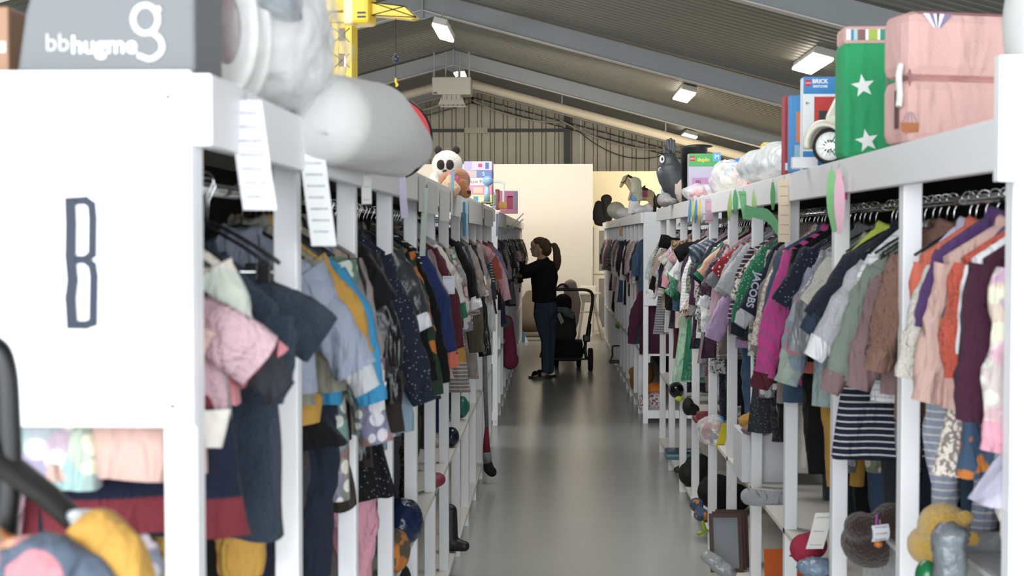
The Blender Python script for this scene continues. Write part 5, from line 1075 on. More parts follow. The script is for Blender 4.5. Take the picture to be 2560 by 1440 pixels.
patch(DB, 'print', '#4fa35f', 0, .183, hD - .075, hD); patch(DB, 'picture', '#b589b5', .02, .15, .045, .13, off=.0014); patch(DB, 'picture', '#8d5f86', .04, .07, .08, .115, off=.002); patch(DB, 'picture', '#e2d6e2', .09, .12, .06, .09, off=.002)
patch(DB, 'badge', '#c22b2b', .008, .036, hD - .045, hD - .015, off=.0014); text('LEGO', 'lettering', M_w, .011, FR(-DB['w'] + .022, -.0468, hD - .03), DB); text('duplo', 'lettering', mat('yellow_ink', '#e0cf62'), .032, FR(-DB['w'] + .085, -.0465, hD - .036), DB, bold=.001)
q = at(1792, 392, 8.2); mb = MB(); mb.box(-.022, .022, 0, .004, -.025, .025); o = mb.build('letter_card', mat('blue_card', '#5fa0cf', rough=.5), None, loc=(q.x, q.y, q.z)); tag(o, 'pale blue card with letter M beside the green brick box', 'card'); text('M', 'lettering', M_w, .035, FR(0, -.0006, 0), o)
# black bin
q = Vector((at(1735, 400, 9.0).x, 9.0, TOP)); bn = thing('black_bin', 'tall black bin behind the green brick box', 'bin', q); hb_ = at(1735, 366, 9.0).z - TOP
mb = MB(); n = 28; mb.rings([[(r * math.cos(2 * math.pi * k / n), r * math.sin(2 * math.pi * k / n), z) for k in range(n)] for r, z in ((.075, 0), (.085, hb_ - .01), (.09, hb_), (.08, hb_), (.07, .02))]); mb.build('bin_body', M_black, bn, True)
mb = MB(); mb.ell((.03, 0, hb_), (.09, .08, .012), 20, 6); mb.build('lid', M_black, bn, True)
# grey hopper animal
HYY = 9.75; q = Vector((at(1678, 480, HYY).x, HYY, TOP)); hp_ = thing('hopper_toy', 'dark grey rubber donkey hopper toy with white-ringed eyes on the right rack', 'hopper toy', q)
M_rub = mat('dark_grey_rubber', '#43464a', rough=.4)
blob('body', [('t', [rp(1672, 405, HYY, q), rp(1676, 430, HYY, q), rp(1684, 462, HYY, q)], [.065, .092, .085]), ('t', [rp(1660, 430, HYY, q), rp(1668, 450, HYY, q)], [.055, .06]), ('t', [rp(1690, 470, HYY, q), rp(1690, 505, HYY + .05, q)], [.06, .05])], M_rub, hp_, vox=.008, smooth=8)
for px_, py_, a_ in ((1662, 372, -.2), (1684, 372, .15)): blob('ear', [('t', [rp(px_, py_ + 10, HYY, q), rp(px_ + a_ * 10, py_ - 6, HYY, q)], [.012, .012])], M_rub, hp_, vox=.005, smooth=2)
for px_, py_, px2, py2 in ((1672, 362, 1669, 352), (1677, 362, 1677, 349), (1682, 366, 1684, 353)): blob('mane_knob', [('t', [rp(px_, py_ + 12, HYY, q), rp(px2, py2, HYY, q)], [.014, .013])], M_rub, hp_, vox=.005, smooth=2)
e = rp(1655, 398, HYY - .055, q); mb = MB(); mb.rings([[(e.x + r * .6 * math.cos(t), -.062 + dy, e.z + r * math.sin(t)) for t in [2 * math.pi * k / 20 for k in range(20)]] for r, dy in ((.026, .02), (.026, -.006), (.012, -.010))], (True, False)); mb.build('eye_ring', M_w, hp_)
mb = MB(); mb.ell((e.x, -.066, e.z), (.009, .006, .013), 12, 6); mb.build('pupil', M_black, hp_, True)
e = rp(1650, 424, HYY - .075, q); mb = MB(); mb.tube([(e.x + .010 * math.cos(t), e.y - .014, e.z + .012 * math.sin(t)) for t in [R_(60 + 20 * k) for k in range(9)]], .0025, 6); mb.build('nostril', M_w, hp_)
q2 = Vector((at(1678, 495, 9.45).x, 9.45, TOP)); o = blob('patterned_muslin', [('e', (-.01, .05, .03), (.05, .08, .05)), ('e', (.02, 0, .02), (.05, .06, .025))], mat('dotted_muslin', '#a9a6a4', rough=.9, pattern='dots', col2='#77757a', pscale=70, thr=.3), None, vox=.008, smooth=3, loc=q2 + Vector((-.03, 0, 0))); tag(o, 'grey dotted cloth bundle below the donkey hopper toy', 'cloth')
o = blob('bird_plush', [('e', (0, 0, .07), (.045, .05, .075)), ('e', (.01, 0, .12), (.035, .035, .035)), ('t', [(-.04, -.02, .06), (-.045, -.02, .12)], [.012, .006])], mat('greige_plush', '#b5a79d', rough=.7), None, vox=.007, smooth=3, loc=(at(1706, 470, 9.05).x, 9.05, TOP)); tag(o, 'pale greige plush bird between donkey hopper and green brick box', 'plush toy')
q2 = Vector((at(1745, 480, 8.15).x, 8.15, TOP)); o = blob('toy_bag', [('e', (0, 0, .04), (.09, .12, .045))], M_film, None, vox=.012, smooth=1, fur=.016, loc=q2); tag(o, 'small clear bag of pink toys before the duplo box', 'bag')
o = blob('pink_toy', [('t', [(.0, 0, .02), (.03, 0, .05), (.05, 0, .02)], [.012, .012, .012]), ('t', [(-.04, 0, .02), (-.01, .02, .045)], [.012, .014])], mat('coral_toy', '#cf6a70', rough=.4), None, vox=.006, smooth=2, loc=q2); tag(o, 'coral pink toy inside the small clear bag', 'toy')
q2 = Vector((at(1648, 505, 10.6).x, 10.6, TOP)); o = blob('black_toy', [('e', (0, 0, .05), (.03, .08, .055))], M_cs, None, vox=.008, smooth=3, loc=q2); tag(o, 'black rounded toy left of the dotted cloth bundle', 'toy')
q2 = Vector((at(1657, 480, 10.3).x, 10.3, TOP)); o = blob('light_blue_cloth', [('t', [(0, 0, .02), (.0, 0, .13)], [.022, .015], .6)], mat('light_blue_cloth', '#9fc6d8', rough=.8), None, vox=.006, smooth=2, loc=q2); tag(o, 'light blue cloth draped left of the donkey hopper toy', 'cloth')
# toy horse, doll, helmets on the far right rack
Yh = 14.6; q = Vector((at(1612, 500, Yh).x, Yh, ZT)); hs = thing('toy_horse', 'standing beige toy horse with dark mane and pink saddle pad, far right rack', 'toy horse', q)
M_hs = mat('beige_horse_plush', '#b49e78', rough=.8); M_mane = mat('dark_mane', '#2b2320', rough=.8)
blob('body', [('t', [rp(1592, 488, Yh, q), rp(1622, 488, Yh, q)], [.055, .06]), ('t', [rp(1590, 482, Yh, q), rp(1572, 458, Yh, q), rp(1563, 446, Yh, q)], [.045, .035, .028]), ('t', [rp(1562, 446, Yh, q), rp(1552, 466, Yh, q)], [.026, .016]),
    ('t', [rp(1590, 495, Yh - .03, q), rp(1588, 518, Yh - .03, q), Vector((rp(1588, 535, Yh, q).x, -.03, .01))], [.03, .016, .016]), ('t', [rp(1594, 495, Yh + .03, q), Vector((rp(1594, 535, Yh, q).x, .03, .01))], [.03, .015]),
    ('t', [rp(1624, 495, Yh - .03, q), rp(1630, 512, Yh - .03, q), Vector((rp(1626, 535, Yh, q).x, -.03, .01))], [.038, .018, .016]), ('t', [rp(1630, 495, Yh + .03, q), Vector((rp(1634, 535, Yh, q).x, .03, .01))], [.036, .015]),
    ('t', [rp(1566, 442, Yh - .01, q), rp(1565, 434, Yh - .01, q)], [.008, .004])], M_hs, hs, vox=.007, smooth=3)
mb = MB(); mb.tube([rp(1568, 438, Yh, q), rp(1580, 445, Yh, q), rp(1592, 466, Yh, q)], [.012, .016, .014], 8); mb.build('mane', M_mane, hs, True)
mb = MB(); mb.tube([rp(1632, 480, Yh, q), rp(1638, 500, Yh, q), rp(1637, 530, Yh, q)], [.012, .024, .016], 10); mb.build('tail', M_mane, hs, True)
mb = MB(); mb.tube([rp(1562, 452, Yh - .03, q), rp(1556, 458, Yh - .02, q), rp(1552, 455, Yh - .02, q)], .004, 6); mb.tube([rp(1568, 440, Yh - .03, q), rp(1562, 455, Yh - .03, q)], .004, 6); mb.build('bridle', M_mane, hs)
blob('saddle', [('e', rp(1610, 474, Yh, q), (.05, .06, .02)), ('t', [rp(1600, 478, Yh, q), rp(1612, 465, Yh, q)], [.015, .01])], M_mane, hs, vox=.007, smooth=2)
a_ = rp(1610, 484, Yh - .075, q); mb = MB(); mb.box(a_.x - .04, a_.x + .035, -.072, -.064, a_.z - .035, a_.z + .035); mb.build('saddle_pad', mat('pink_pad', '#8a3f52', rough=.7), hs, bevel=.01)
q = Vector((at(1585, 520, 14.2).x, 14.2, ZT)); dl = thing('doll', 'doll with wavy blond hair, blue top and white skirt before the toy horse', 'doll', q)
blob('body', [('e', (-.0, 0, .31), (.035, .035, .042)), ('t', [(0, 0, .27), (0, 0, .15)], [.028, .032]), ('t', [(-.03, -.02, .24), (-.055, -.04, .15)], [.014, .011]), ('t', [(.03, 0, .24), (.05, -.02, .15)], [.014, .011]), ('t', [(-.015, 0, .12), (-.015, 0, .014)], [.02, .014]), ('t', [(.02, 0, .12), (.02, 0, .014)], [.02, .014])], mat('doll_skin', '#c99a7c', rough=.5), dl, vox=.006, smooth=2)
blob('hair', [('e', (.01, .0, .33), (.055, .05, .05)), ('t', [(.015, -.01, .32), (.025, -.02, .24), (.05, -.02, .17)], [.055, .06, .035])], mat('ash_blond_hair', '#b7b39a', rough=.7, bump=1, bscale=50), dl, vox=.007, smooth=1, fur=.01)
blob('top', [('t', [(0, -.004, .25), (0, -.004, .16)], [.038, .042])], mat('blue_doll_top', '#6f97c4', rough=.8), dl, vox=.006, smooth=2)
mb = MB(); mb.rings([[(r * math.cos(2 * math.pi * k / 18), r * .8 * math.sin(2 * math.pi * k / 18), z) for k in range(18)] for r, z in ((.042, .165), (.055, .1), (.062, .02))], (False, False)); mb.build('skirt', mat('white_doll_skirt', '#dedad6', rough=.8), dl, True)
q = Vector((at(1540, 515, 18.4).x, 18.4, ZT)); o = blob('bath_bowl', [('e', (0, 0, .13), (.12, .11, .11)), ('e', (.05, 0, .06), (.1, .1, .06))], mat('greige_shell', '#a9a394', rough=.5), None, vox=.015, smooth=3, loc=q); tag(o, 'round greige helmet-shaped shell on the far right rack, left of the doll', 'helmet')
q = Vector((at(1560, 530, 16.4).x, 16.4, ZT)); o = blob('white_bundle', [('e', (0, 0, .06), (.09, .16, .06)), ('e', (.05, -.05, .04), (.08, .1, .05))], M_whitecloth, None, vox=.014, smooth=3, fur=.01, loc=q); tag(o, 'white cloth bundle on the far right rack in front of the greige shell', 'bundle')
q = Vector((at(1600, 535, 13.6).x, 13.6, ZT)); o = blob('white_pouch', [('e', (0, 0, .04), (.07, .08, .045)), ('e', (.08, .0, .05), (.05, .05, .055))], M_whitecloth, None, vox=.012, smooth=3, fur=.008, loc=q); tag(o, 'white pouch at the near end of the far right rack', 'pouch')
# ------------------------------------------------------------------ things on the shelves (mid shelf top .618, low shelf top .118)
ZM, ZL = .619, .119
def on(px, Y, z): return Vector((at(px, 700, Y).x, Y, z))
def lump(name, label, cat, px, Y, z, parts, m, vox=.01, fur=0, smooth=3, group=None):
    o = blob(name, parts, m, None, vox=vox, smooth=smooth, fur=fur, loc=on(px, Y, z)); tag(o, label, cat, group); return o
# storage crates in the near bays
M_crate = plastic_film('crate_plastic', '#e6e8ea', .45)
def crate(x0, x1, y0, y1, z0, z1, label):
    r = thing('storage_crate', label, 'crate', ((x0 + x1) / 2, (y0 + y1) / 2, z0)); w, d, h = (x1 - x0) / 2, (y1 - y0) / 2, z1 - z0; t = .004
    mb = MB(); mb.box(-w, w, -d, d, 0, t); mb.box(-w, w, -d, -d + t, t, h); mb.box(-w, w, d - t, d, t, h); mb.box(-w, -w + t, -d + t, d - t, t, h); mb.box(w - t, w, -d + t, d - t, t, h); mb.build('crate_tub', M_crate, r)
    mb = MB(); mb.box(-w - .01, w + .01, -d - .012, -d, h - .012, h); mb.box(-w - .01, w + .01, d, d + .012, h - .012, h); mb.box(-w - .012, -w, -d, d, h - .012, h); mb.box(w, w + .012, -d, d, h - .012, h); mb.build('crate_rim', mat('grey_rim', '#c9cccd', rough=.4), r)
    return r
crate(.90, 1.27, 2.72, 3.3, ZM, .975, 'clear crate heaped with toys in the nearest bay of the right rack')
crate(.90, 1.27, 3.5, 4.1, ZM, .86, 'clear crate with coloured sticks in the second bay of the right rack')
M_wc = mat('white_carton', '#dcdce0', rough=.6)
mb = MB(); mb.box(-.17, .17, -.25, .25, 0, .31); o = mb.build('white_toy_carton', M_wc, None, bevel=.004, loc=(1.1, 3.02, ZM + .006)); tag(o, 'white carton filling the nearest clear crate under the yellow bear', 'carton')
mb = MB(); mb.box(-.17, .17, -.26, .26, 0, .13); o = mb.build('white_toy_carton', M_wc, None, bevel=.004, loc=(1.1, 3.8, ZM + .006)); tag(o, 'white carton at the bottom of the second clear crate', 'carton')
M_bear = mat('honey_plush', '#c09a45', rough=.95, bump=1, bscale=130, sheen=.4)
q = on(2365, 3.08, .945); yb = thing('bear_plush', 'honey-yellow plush bear lying in the nearest crate, seen from behind', 'plush toy', q)
blob('body', [('e', (0, 0, .09), (.055, .06, .05)), ('e', (-.02, .03, .04), (.05, .06, .045))], M_bear, yb, vox=.007, smooth=3, fur=.0015)
for dx, dz in ((.035, .115), (.05, .07)): mb = MB(); mb.ell((dx, -.04, dz), (.018, .012, .016), 12, 8); mb.build('ear', M_bear, yb, True)
q = on(2190, 3.8, .765); M_br = mat('brown_plush', '#35231d', rough=.95, bump=1, bscale=130, sheen=.3)
br = thing('brown_plush', 'dark brown plush animal with purple collar lying on the second crate', 'plush toy', q)
blob('body', [('e', (-.035, 0, .12), (.045, .045, .04)), ('e', (.045, 0, .13), (.055, .05, .055)), ('e', (.0, .04, .07), (.08, .07, .07))], M_br, br, vox=.007, smooth=3, fur=.0015)
mb = MB(); mb.tube([(.0, -.045 + .0, .10), (-.005, -.05, .125), (-.0, -.04, .16)], .004, 6); mb.build('collar', mat('purple_collar', '#a0519a', rough=.5), br, True)
mb = MB(); mb.ell((.0, -.055, .085), (.012, .01, .01), 12, 6); mb.build('bell', mat('orange_bell', '#cf7a30', rough=.4), br, True)
rr = random.Random(3)
for k, (col, nm_) in enumerate((('#5aa03a', 'green'), ('#7fae2e', 'lime green'), ('#2f62a8', 'blue'), ('#8a2f2a', 'dark red'), ('#cf8a3a', 'orange'), ('#79a6c4', 'pale blue'), ('#2f8a4a', 'emerald'))):
    a_ = Vector((rr.uniform(-.12, .02), rr.uniform(-.16, .0), .15 + rr.uniform(0, .05))); b_ = a_ + Vector((rr.uniform(-.09, .12), rr.uniform(-.05, .1), rr.uniform(-.02, .05)))
    r = thing('stick_toy', f'{nm_} toy stick with a ball end in the second clear crate', 'toy', (1.08, 3.72, ZM)); mt = mat('toy_' + col[1:], col, rough=.35)
    mb = MB(); mb.tube([a_, b_], .004, 6); mb.build('stick', mt, r, True); mb = MB(); mb.ell(b_, .013, 12, 8); mb.build('ball', mt, r, True)
card(2200, 1312, 1352, 50, 'right', '#e6e6ea', 'white barcode tag on the toys of the second crate', rz=.4, Y=3.52, ink=3)
card(2060, 1282, 1372, 44, 'right', '#d9d6d0', 'large white tag leaning on the crimson cloth', sway=-24, Y=4.32, ink=3)
lump('grey_wrapped_toy', 'grey toy wrapped in crinkled clear plastic in the nearest crate', 'wrapped toy', 2385, 2.9, .935, [('t', [(0, 0, .0), (-.005, 0, .11)], [.035, .036]), ('e', (0, 0, .12), (.04, .04, .02))], mat('grey_wrap', '#6e7377', rough=.2, bump=1, bscale=30), fur=.006)
lump('green_bottle', 'dark green glossy toy in the nearest crate beside the grey wrapped one', 'toy', 2325, 2.95, .935, [('e', (0, 0, .02), (.025, .03, .035))], mat('dark_green_gloss', '#1f6b3f', rough=.15), vox=.006)
lump('peach_doll', 'bare peach-coloured doll limb on the second crate', 'doll', 2170, 3.6, .74, [('t', [(-.03, -.03, .03), (0, 0, .0), (.06, .0, -.01)], [.014, .018, .012])], mat('doll_skin'), vox=.005)
lump('crimson_cloth', 'crimson felt cloth on the shelf behind the big white tag', 'cloth', 2018, 4.5, ZM, [('e', (0, 0, .05), (.05, .06, .05)), ('e', (.03, .02, .06), (.045, .05, .045))], mat('crimson_felt', '#a52a45', rough=.9, bump=.6, bscale=60))
lump('blue_bag_of_beads', 'clear bag of blue and white beads below the big white tag', 'bag', 2035, 4.4, ZM, [('e', (0, -.06, .03), (.06, .06, .03))], mat('blue_bead_wrap', '#7f93a6', rough=.2, bump=1, bscale=40), fur=.006)
mb = MB(); mb.ell((0, 0, 0), (.03, .012, .006), 12, 6); o = mb.build('red_saucer', mat('dark_red_lid', '#8a2530', rough=.4), None, True, loc=on(2000, 4.6, ZM + .006)); tag(o, 'flat dark red saucer on the shelf edge by the crimson cloth', 'saucer')
# low shelf, third and fourth bay
mb = MB(); mb.box(-.11, .13, -.004, .004, 0, .24, Matrix.Rotation(-.25, 4, 'X')); mb.box(-.03, .15, -.02, -.012, 0, .2, Matrix.Rotation(-.2, 4, 'X') @ Matrix.Rotation(.12, 4, 'Y')); o = mb.build('orange_felt', mat('orange_felt', '#c9622c', rough=.95, bump=.4, bscale=120), None, loc=(.98, 5.75, ZL + .03)); tag(o, 'bright orange felt sheets leaning on the low shelf', 'felt sheets')
for k in range(3):
    q = on(1822 + k * 8, 6.5 + k * .05, ZL); f_ = thing('framed_picture', ('front', 'middle', 'rear')[k] + ' dark brown picture frame of three leaning on the low shelf', 'picture frame', q, group='picture frames leaning on the low shelf', rot=(-.35, 0, 0)); w_, h_ = .15, .27
    mb = MB(); mb.box(-w_ / 2, w_ / 2, 0, .014, 0, .018); mb.box(-w_ / 2, w_ / 2, 0, .014, h_ - .018, h_); mb.box(-w_ / 2, -w_ / 2 + .018, 0, .014, .018, h_ - .018); mb.box(w_ / 2 - .018, w_ / 2, 0, .014, .018, h_ - .018); mb.build('moulding', mat('dark_walnut', '#4b332a', rough=.4), f_)
    mb = MB(); mb.box(-w_ / 2 + .018, w_ / 2 - .018, .006, .008, .018, h_ - .018); mb.build('picture', mat('frame_print', '#8f949a', rough=.2), f_)
lump('patterned_booties', 'blue patterned cloth slippers hanging off the low shelf', 'slippers', 1757, 7.7, ZL, [('e', (0, 0, .03), (.045, .07, .035)), ('e', (-.02, .08, .07), (.04, .05, .04))], fab('denim blue', 'camo'))
lump('flower_windmill', 'lime and blue toy windmill at the low shelf edge', 'toy', 1764, 7.35, ZL, [('t', [(-.03, 0, .0), (.03, 0, .02)], [.012, .006]), ('t', [(0, 0, .02), (-.01, 0, .06)], [.014, .01])], mat('lime_toy', '#8fae3a', rough=.4), vox=.006)
lump('clear_wrapped_set', 'clear-wrapped silver set on the low shelf before the frames', 'wrapped toy', 1795, 6.3, ZL, [('t', [(-.04, 0, .12), (.05, -.02, .05)], [.03, .04])], mat('silver_wrap', '#a6a8aa', rough=.15, bump=1, bscale=30), fur=.008)
lump('yellow_toy', 'yellow and orange plastic toy on the low shelf', 'toy', 1812, 5.95, ZL, [('e', (0, 0, .05), (.025, .03, .03)), ('e', (.02, 0, .02), (.02, .02, .02))], mat('yellow_plastic'), vox=.006)
lump('crumpled_film', 'crumpled clear film on the low shelf under the orange felt', 'plastic film', 1925, 5.3, ZL, [('e', (0, 0, .03), (.10, .12, .035))], M_film, fur=.02, smooth=1)
lump('black_backpack', 'black rucksack with white piping on the low shelf', 'bag', 1722, 8.8, ZL, [('e', (0, 0, .07), (.06, .1, .07)), ('e', (.07, .05, .10), (.09, .1, .09))], M_cs)
lump('brown_shoes', 'small brown shoes on the low shelf edge', 'shoes', 1697, 9.25, ZL, [('e', (0, 0, .02), (.03, .05, .022)), ('e', (.03, .03, .03), (.03, .04, .025))], mat('dark_brown_leather', '#33261f', rough=.6), vox=.008)
lump('black_handbag', 'black soft bag with loop handle low in the fifth bay', 'bag', 1795, 7.9, ZL, [('e', (0, 0, .12), (.11, .12, .10)), ('e', (.1, .05, .08), (.1, .1, .08))], M_knit)
for k, (cl, lb) in enumerate((('#3e6a8c', 'blue picture book lying lowest on the low shelf'), ('#6f9c90', 'sea-green picture book on the blue one'), ('#27405c', 'navy picture book on top of the low shelf pile'))):
    mb = MB(); mb.box(-.13, .12, -.1, .1, 0, .018); o = mb.build('picture_book', mat('book_' + cl[1:], cl, rough=.4, pattern='leopard', col2='#a9bfc6', pscale=12, thr=.6), None, bevel=.002, loc=on(1712, 9.9, ZL + k * .0185)); tag(o, lb, 'book')
# mid shelf
mb = MB(); mb.box(-.11, .11, -.14, .14, 0, .21); o = mb.build('white_toy_carton', M_wc, None, bevel=.003, loc=on(1910, 6.15, ZM)); tag(o, 'plain white carton on the middle shelf, fourth bay', 'carton')
lump('yellow_clothes', 'yellow clothes heap on top of the plain white carton', 'clothes', 1905, 6.15, ZM + .212, [('e', (0, 0, .04), (.07, .08, .045)), ('e', (-.05, 0, .03), (.05, .06, .035))], fab('mustard'))
lump('mauve_cloth', 'crumpled mauve cloth beside the yellow clothes', 'cloth', 1895, 5.95, ZM + .212, [('e', (0, 0, .02), (.07, .05, .025))], fab('mauve'))
q = on(1785, 7.35, ZM - .03); tb = thing('toy_bag', 'clear bag of red and blue toys bulging over the middle shelf edge', 'bag', q)
blob('bag_film', [('e', (0, 0, .07), (.085, .1, .08))], M_film, tb, vox=.01, smooth=1, fur=.015)
for k, (x, z, cl, r_) in enumerate(((-.035, .06, '#9b2f2f', .03), (-.03, .09, '#9b2f2f', .022), (.03, .09, '#8f2a30', .03), (.0, .03, '#2f6aa0', .024), (.035, .12, '#3a78ad', .024), (.01, .1, '#c98a5a', .02))): mb = MB(); mb.ell((x, -.02, z), (r_, r_, r_ * 1.2), 12, 8); mb.build('toy_piece', mat('toy_' + cl[1:], cl, rough=.4), tb, True)
card(1815, 1058, 1118, 22, 'right', '#d8c43c', 'yellow paper tag on the clear bag of red toys', sway=-16, Y=7.1, ink=2)
q = on(1865, 6.3, ZM); sp_ = thing('sippy_cup', 'pale blue-grey drinking bottle with straw loop on the middle shelf', 'bottle', q)
mb = MB(); mb.tube([(-.03, 0, .02), (.03, 0, .02)], .02, 14); mb.build('bottle_body', mat('pale_blue_grey_plastic', '#9fb0b3', rough=.3, alpha=.8), sp_, True); mb = MB(); mb.tube(catmull([(-.02, 0, .04), (-.01, 0, .09), (.03, 0, .13), (.05, 0, .08)], 5), .0025, 6); mb.build('straw_loop', M_paper, sp_, True)
q = on(1908, 5.55, ZM - .035); o = blob('knit_hat', [('t', [(-.05, 0, .06), (.04, 0, .05)], [.035, .032]), ('e', (.07, .02, .05), (.04, .05, .03))], fab('light grey', 'knit'), None, vox=.008, smooth=3, loc=q); tag(o, 'pale grey knitted hat draped over the middle shelf edge', 'hat')
lump('black_helmet', 'black and lime helmet on the middle shelf, far half of the right rack', 'helmet', 1692, 9.2, ZM, [('e', (0, 0, .05), (.05, .08, .055))], mat('glossy_black', '#141515', rough=.2))
lump('lime_pad', 'small lime pad in front of the black helmet', 'pad', 1700, 8.95, ZM, [('e', (0, 0, .02), (.03, .02, .018))], mat('lime_pad', '#c5cf3c', rough=.5), vox=.006)
lump('baseball_hat', 'black cap with white badge on the middle shelf', 'hat', 1722, 8.3, ZM, [('e', (0, 0, .05), (.035, .06, .055)), ('e', (.02, .03, .03), (.05, .07, .035))], M_cs)
mb = MB(); mb.box(-.12, .12, -.08, .08, 0, .02); mb.box(-.10, .10, -.07, .07, .02, .05); o = mb.build('red_game_box', mat('dark_red_box', '#7d2630', rough=.4), None, bevel=.003, loc=on(1790, 8.0, ZM)); tag(o, 'dark red flat game box on the middle shelf behind the posts', 'game box')
lump('clear_dish', 'clear plastic dish set on the middle shelf, fifth bay', 'dish', 1815, 7.6, ZM, [('e', (0, 0, .03), (.07, .08, .04))], M_film, fur=.006)
# far right rack, low shelf
lump('pumpkin_bag', 'round orange pumpkin basket on the far right low shelf', 'basket', 1640, 13.1, ZL, [('e', (0, 0, .13), (.10, .10, .07))], mat('pumpkin_orange', '#cf6f22', rough=.5))
lump('leopard_pouch', 'pink and white leopard pouch at the foot of the far right rack', 'pouch', 1612, 12.85, ZL - .04, [('e', (0, 0, .08), (.06, .09, .08)), ('e', (.1, .05, .09), (.09, .09, .08))], mat('pink_leopard', '#d8ccd0', rough=.8, pattern='leopard', col2='#8a4a66', pscale=50, thr=.55))
lump('teddy', 'honey brown teddy bear on the low shelf of the far right rack', 'plush toy', 1592, 14.2, ZL, [('e', (0, 0, .1), (.07, .09, .10)), ('e', (-.03, 0, .19), (.05, .05, .05)), ('e', (.1, .05, .15), (.08, .08, .12))], mat('honey_brown_plush', '#96692f', rough=.95, bump=1, bscale=100))
o = blob('green_leaf_toy', [('e', (0, 0, 0), (.05, .06, .045))], mat('bright_green', '#7fa845', rough=.5), None, vox=.01, smooth=3, loc=on(1552, 17.5, .62) + Vector((-.02, 0, -.05))); tag(o, 'bright green toy on the middle shelf of the far right rack', 'toy')
q = on(1550, 17.2, ZL + .1); hd = thing('scooter_handle', 'black bent handle sticking out of the far right rack into the aisle', 'handle', q)
mb = MB(); mb.tube(catmull([(.08, 0, .12), (-.06, 0, .12), (-.09, 0, .10), (-.09, 0, .0), (-.12, 0, -.07)], 4), .010, 8); mb.build('tube', M_black, hd, True); mb = MB(); mb.box(-.13, -.01, -.04, .04, -.09, -.05); mb.build('foot_block', M_black, hd, bevel=.01)
lump('black_bag_hanging', 'black bag hanging low inside the far right rack', 'bag', 1545, 18.6, .72, [('t', [(0, 0, .28), (0, 0, .02)], [.06, .09])], M_cs, vox=.015)
# left rack shelves
def onl(px, Y, z): return on(px, Y, z)
lump('helmet_bag', 'dark blue glossy helmet in a clear bag, middle shelf of the left rack', 'helmet', 1005, 4.75, ZM, [('e', (0, 0, .08), (.07, .09, .08))], mat('dark_blue_gloss', '#1c2a4a', rough=.15, bump=1, bscale=25), fur=.006)
lump('black_trousers_heap', 'black clothes hanging under the helmet bag', 'clothes', 992, 4.85, ZL, [('t', [(-.02, 0, .36), (-.02, 0, .05)], [.07, .06])], M_knit, vox=.012)
lump('camouflage_cloth', 'brown camouflage cloth bag on the left middle shelf', 'cloth', 985, 4.4, ZM, [('e', (0, 0, .06), (.05, .08, .07))], fab('olive', 'camo'))
lump('dark_pink_shoe', 'dark pink shoe on the left middle shelf', 'shoe', 1090, 5.9, ZM, [('e', (0, 0, .025), (.04, .06, .03))], mat('dark_pink', '#8c2f4a', rough=.6), vox=.007)
lump('dark_mug', 'dark round mug-like toy in the middle of the left shelf', 'toy', 1128, 7.0, ZM, [('e', (0, 0, .05), (.04, .05, .05))], mat('glossy_navy', '#151a2c', rough=.2), vox=.007)
lump('teal_toy_car', 'teal green plastic toy on the left middle shelf', 'toy', 1155, 8.1, ZM, [('e', (0, 0, .07), (.045, .08, .07)), ('t', [(-.02, 0, .12), (-.06, 0, .16)], [.012, .01])], mat('teal_green', '#1f6a5c', rough=.3))
lump('black_boot', 'black boot standing on the low left shelf', 'boot', 1130, 6.9, ZL, [('t', [(-.01, 0, .2), (-.01, 0, .05)], [.035, .04]), ('t', [(-.01, 0, .035), (.06, -.02, .03)], [.035, .028])], mat('black_boot', '#121214', rough=.5))
lump('pink_garment_heap', 'pink and grey striped cloth heap on the low left shelf', 'cloth', 1050, 5.3, ZL, [('e', (0, 0, .06), (.09, .13, .07))], fab('dusty pink', 'breton'))
lump('pink_plush_heap', 'raspberry pink plush toys hanging at the near end of the far left rack', 'plush toys', 1268, 14.5, .35, [('t', [(0, 0, .45), (.02, 0, .15)], [.06, .08]), ('e', (.03, 0, .05), (.09, .1, .10))], mat('raspberry_plush', '#8a3550', rough=.9), vox=.014)
lump('grey_plush', 'grey plush head above the raspberry toys, far left rack', 'plush toy', 1262, 13.9, .82, [('e', (0, 0, 0), (.07, .07, .06))], mat('grey_plush_m', '#68675f', rough=.9), vox=.012)
# striped gnome leg dangling past the left shelf
q = Vector((at(1222, 900, 9.45).x, 9.45, 0)); gl_ = thing('gnome_toy', 'long-legged gnome toy with black boot dangling beside the left rack', 'plush toy', q)
def gp(px, py): v = at(px, py, 9.45) - q; return Vector((v.x, v.y, v.z))
mb = MB(); mb.tube([gp(1212, 870), gp(1213, 960), gp(1217, 1068)], [.016, .015, .013], 8); mb.build('leg', fab('grey', 'knit'), gl_, True)
mb = MB(); mb.tube([gp(1217, 1066), gp(1216, 1100), gp(1217, 1132)], [.012, .02, .026], 10); mb.build('red_gaiter', mat('dark_red_felt', '#6f1826', rough=.9), gl_, True)
mb = MB(); mb.tube([gp(1217, 1130), gp(1219, 1158)], [.028, .03], 10); mb.build('grey_cuff', fab('grey'), gl_, True)
blob('boot', [('t', [gp(1220, 1160), gp(1222, 1172), gp(1230, 1180)], [.032, .036, .034])], M_knit, gl_, vox=.007, smooth=3)
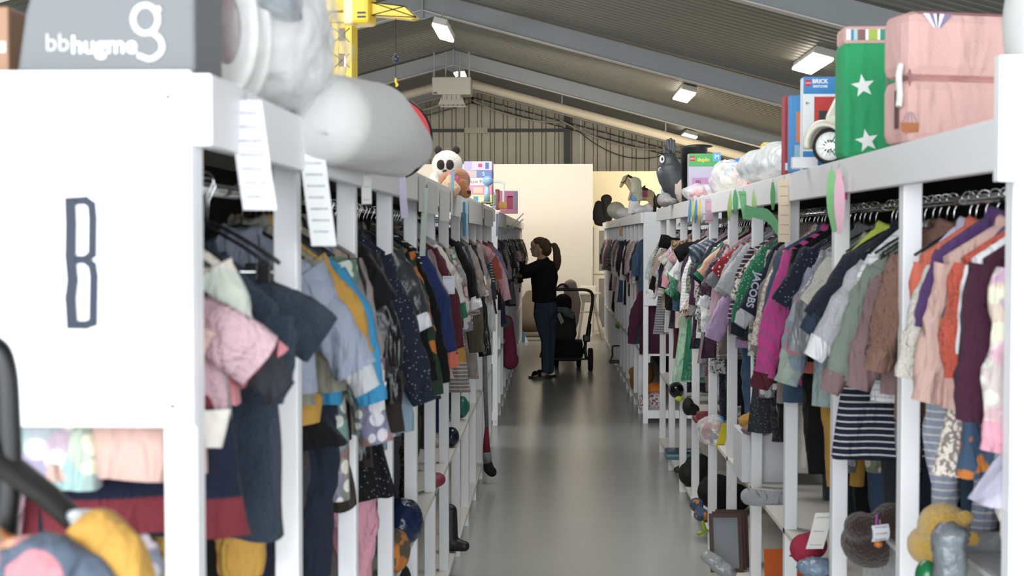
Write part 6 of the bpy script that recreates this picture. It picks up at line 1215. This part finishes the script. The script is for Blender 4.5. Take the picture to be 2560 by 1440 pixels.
# reflective tags on coats, letters on the sweatshirt sleeve
card(955, 955, 985, 22, 'left', '#f0f0f2', 'white reflective tag on the glossy black coat', Y=3.6, rz=-.2)
card(1122, 690, 735, 30, 'left', '#dfe0ea', 'white paper tag on the light grey zipped hoodie', Y=5.4, ink=2)
jt = at(1884, 725, 5.10); loc_ = Vector(gj.location); Mj = (Matrix.Translation(loc_) @ Matrix.Rotation(gj.rotation_euler.z, 4, 'Z')).inverted() @ Matrix.Translation(jt) @ Matrix.Rotation(R_(-12), 4, 'Z') @ Matrix.Rotation(R_(90), 4, 'X') @ Matrix.Rotation(R_(-104), 4, 'Z')
text('JACOBS', 'lettering', mat('grey_lettering', '#a9adba'), .037, Mj, gj, bold=.0008, depth=.002)
# dark pushchair and clothes heap right in front of the lettered panel
NY = 1.55; q = Vector((-.86, NY, 0)); np_ = thing('pushchair', 'dark pushchair heaped with clothes at the lower left corner', 'pushchair', q)
def npx(px, py, Y=NY): return at(px, py, Y) - q
mb = MB(); mb.tube(catmull([npx(-220, 900), npx(-120, 860), npx(-20, 865), npx(12, 920), npx(22, 1050), npx(24, 1200), npx(0, 1500)], 6), .013, 10); mb.build('handle', M_black, np_, True)
mb = MB(); mb.tube([npx(-40, 1120), npx(120, 1240), npx(260, 1370), npx(330, 1500)], [.03, .025, .02, .02], 8, flat=.5); mb.build('strap', mat('black_webbing', '#15140f', rough=.8), np_, True)
blob('seat', [('t', [npx(-100, 1640, 1.5), npx(150, 1640, 1.5), npx(300, 1640, 1.5)], [.09, .09, .06]), ('e', (0, 0, .85), (.2, .18, .12))], M_cs, np_, vox=.015, smooth=4)
for sx in (-.2, .2):
    for sy in (-.2, .2): mb = MB(); mb.tube([(sx * .7, sy * .7, .9), (sx, sy, .1)], .012, 8); mb.build('frame_tube', M_black, np_, True); mb = MB(); mb.tube([(sx - .02, sy, .09), (sx + .02, sy, .09)], .088, 24); mb.build('wheel', M_tyre, np_, True)
def heap(name, label, cat, pts_, rs_, m, Y=1.5, fur=.006):
    o = blob(name, [('t', [at(px, py, Y + dy) for px, py, dy in pts_], rs_)], m, None, vox=.008, smooth=3, fur=fur); tag(o, label, cat)
heap('yellow_garment', 'yellow and cream garment curling over the dark pushchair', 'garment', [(190, 1330, 0), (250, 1330, .02), (310, 1385, 0), (345, 1460, 0)], [.012, .028, .026, .022], fab('mustard'), fur=0)
heap('green_print_garment', 'green and lilac printed cloth end next to the yellow garment', 'garment', [(185, 1290, .03), (240, 1310, .05)], [.012, .018], fab('sage green', 'floral'))
heap('orange_print_garment', 'orange and brown printed garment at the lower left edge', 'garment', [(-60, 1355, 0), (60, 1370, .01)], [.02, .014], fab('tan', 'camo'))
heap('flowery_garment', 'dark flowery garment heap along the bottom left edge', 'garment', [(-40, 1440, 0), (120, 1420, -.02), (230, 1460, -.02)], [.035, .038, .03], fab('charcoal', 'bloom'))
heap('grey_print_garment', 'grey printed garment end beside the white post, bottom left', 'garment', [(350, 1360, .08), (372, 1420, .08)], [.014, .02], fab('grey', 'floral'))
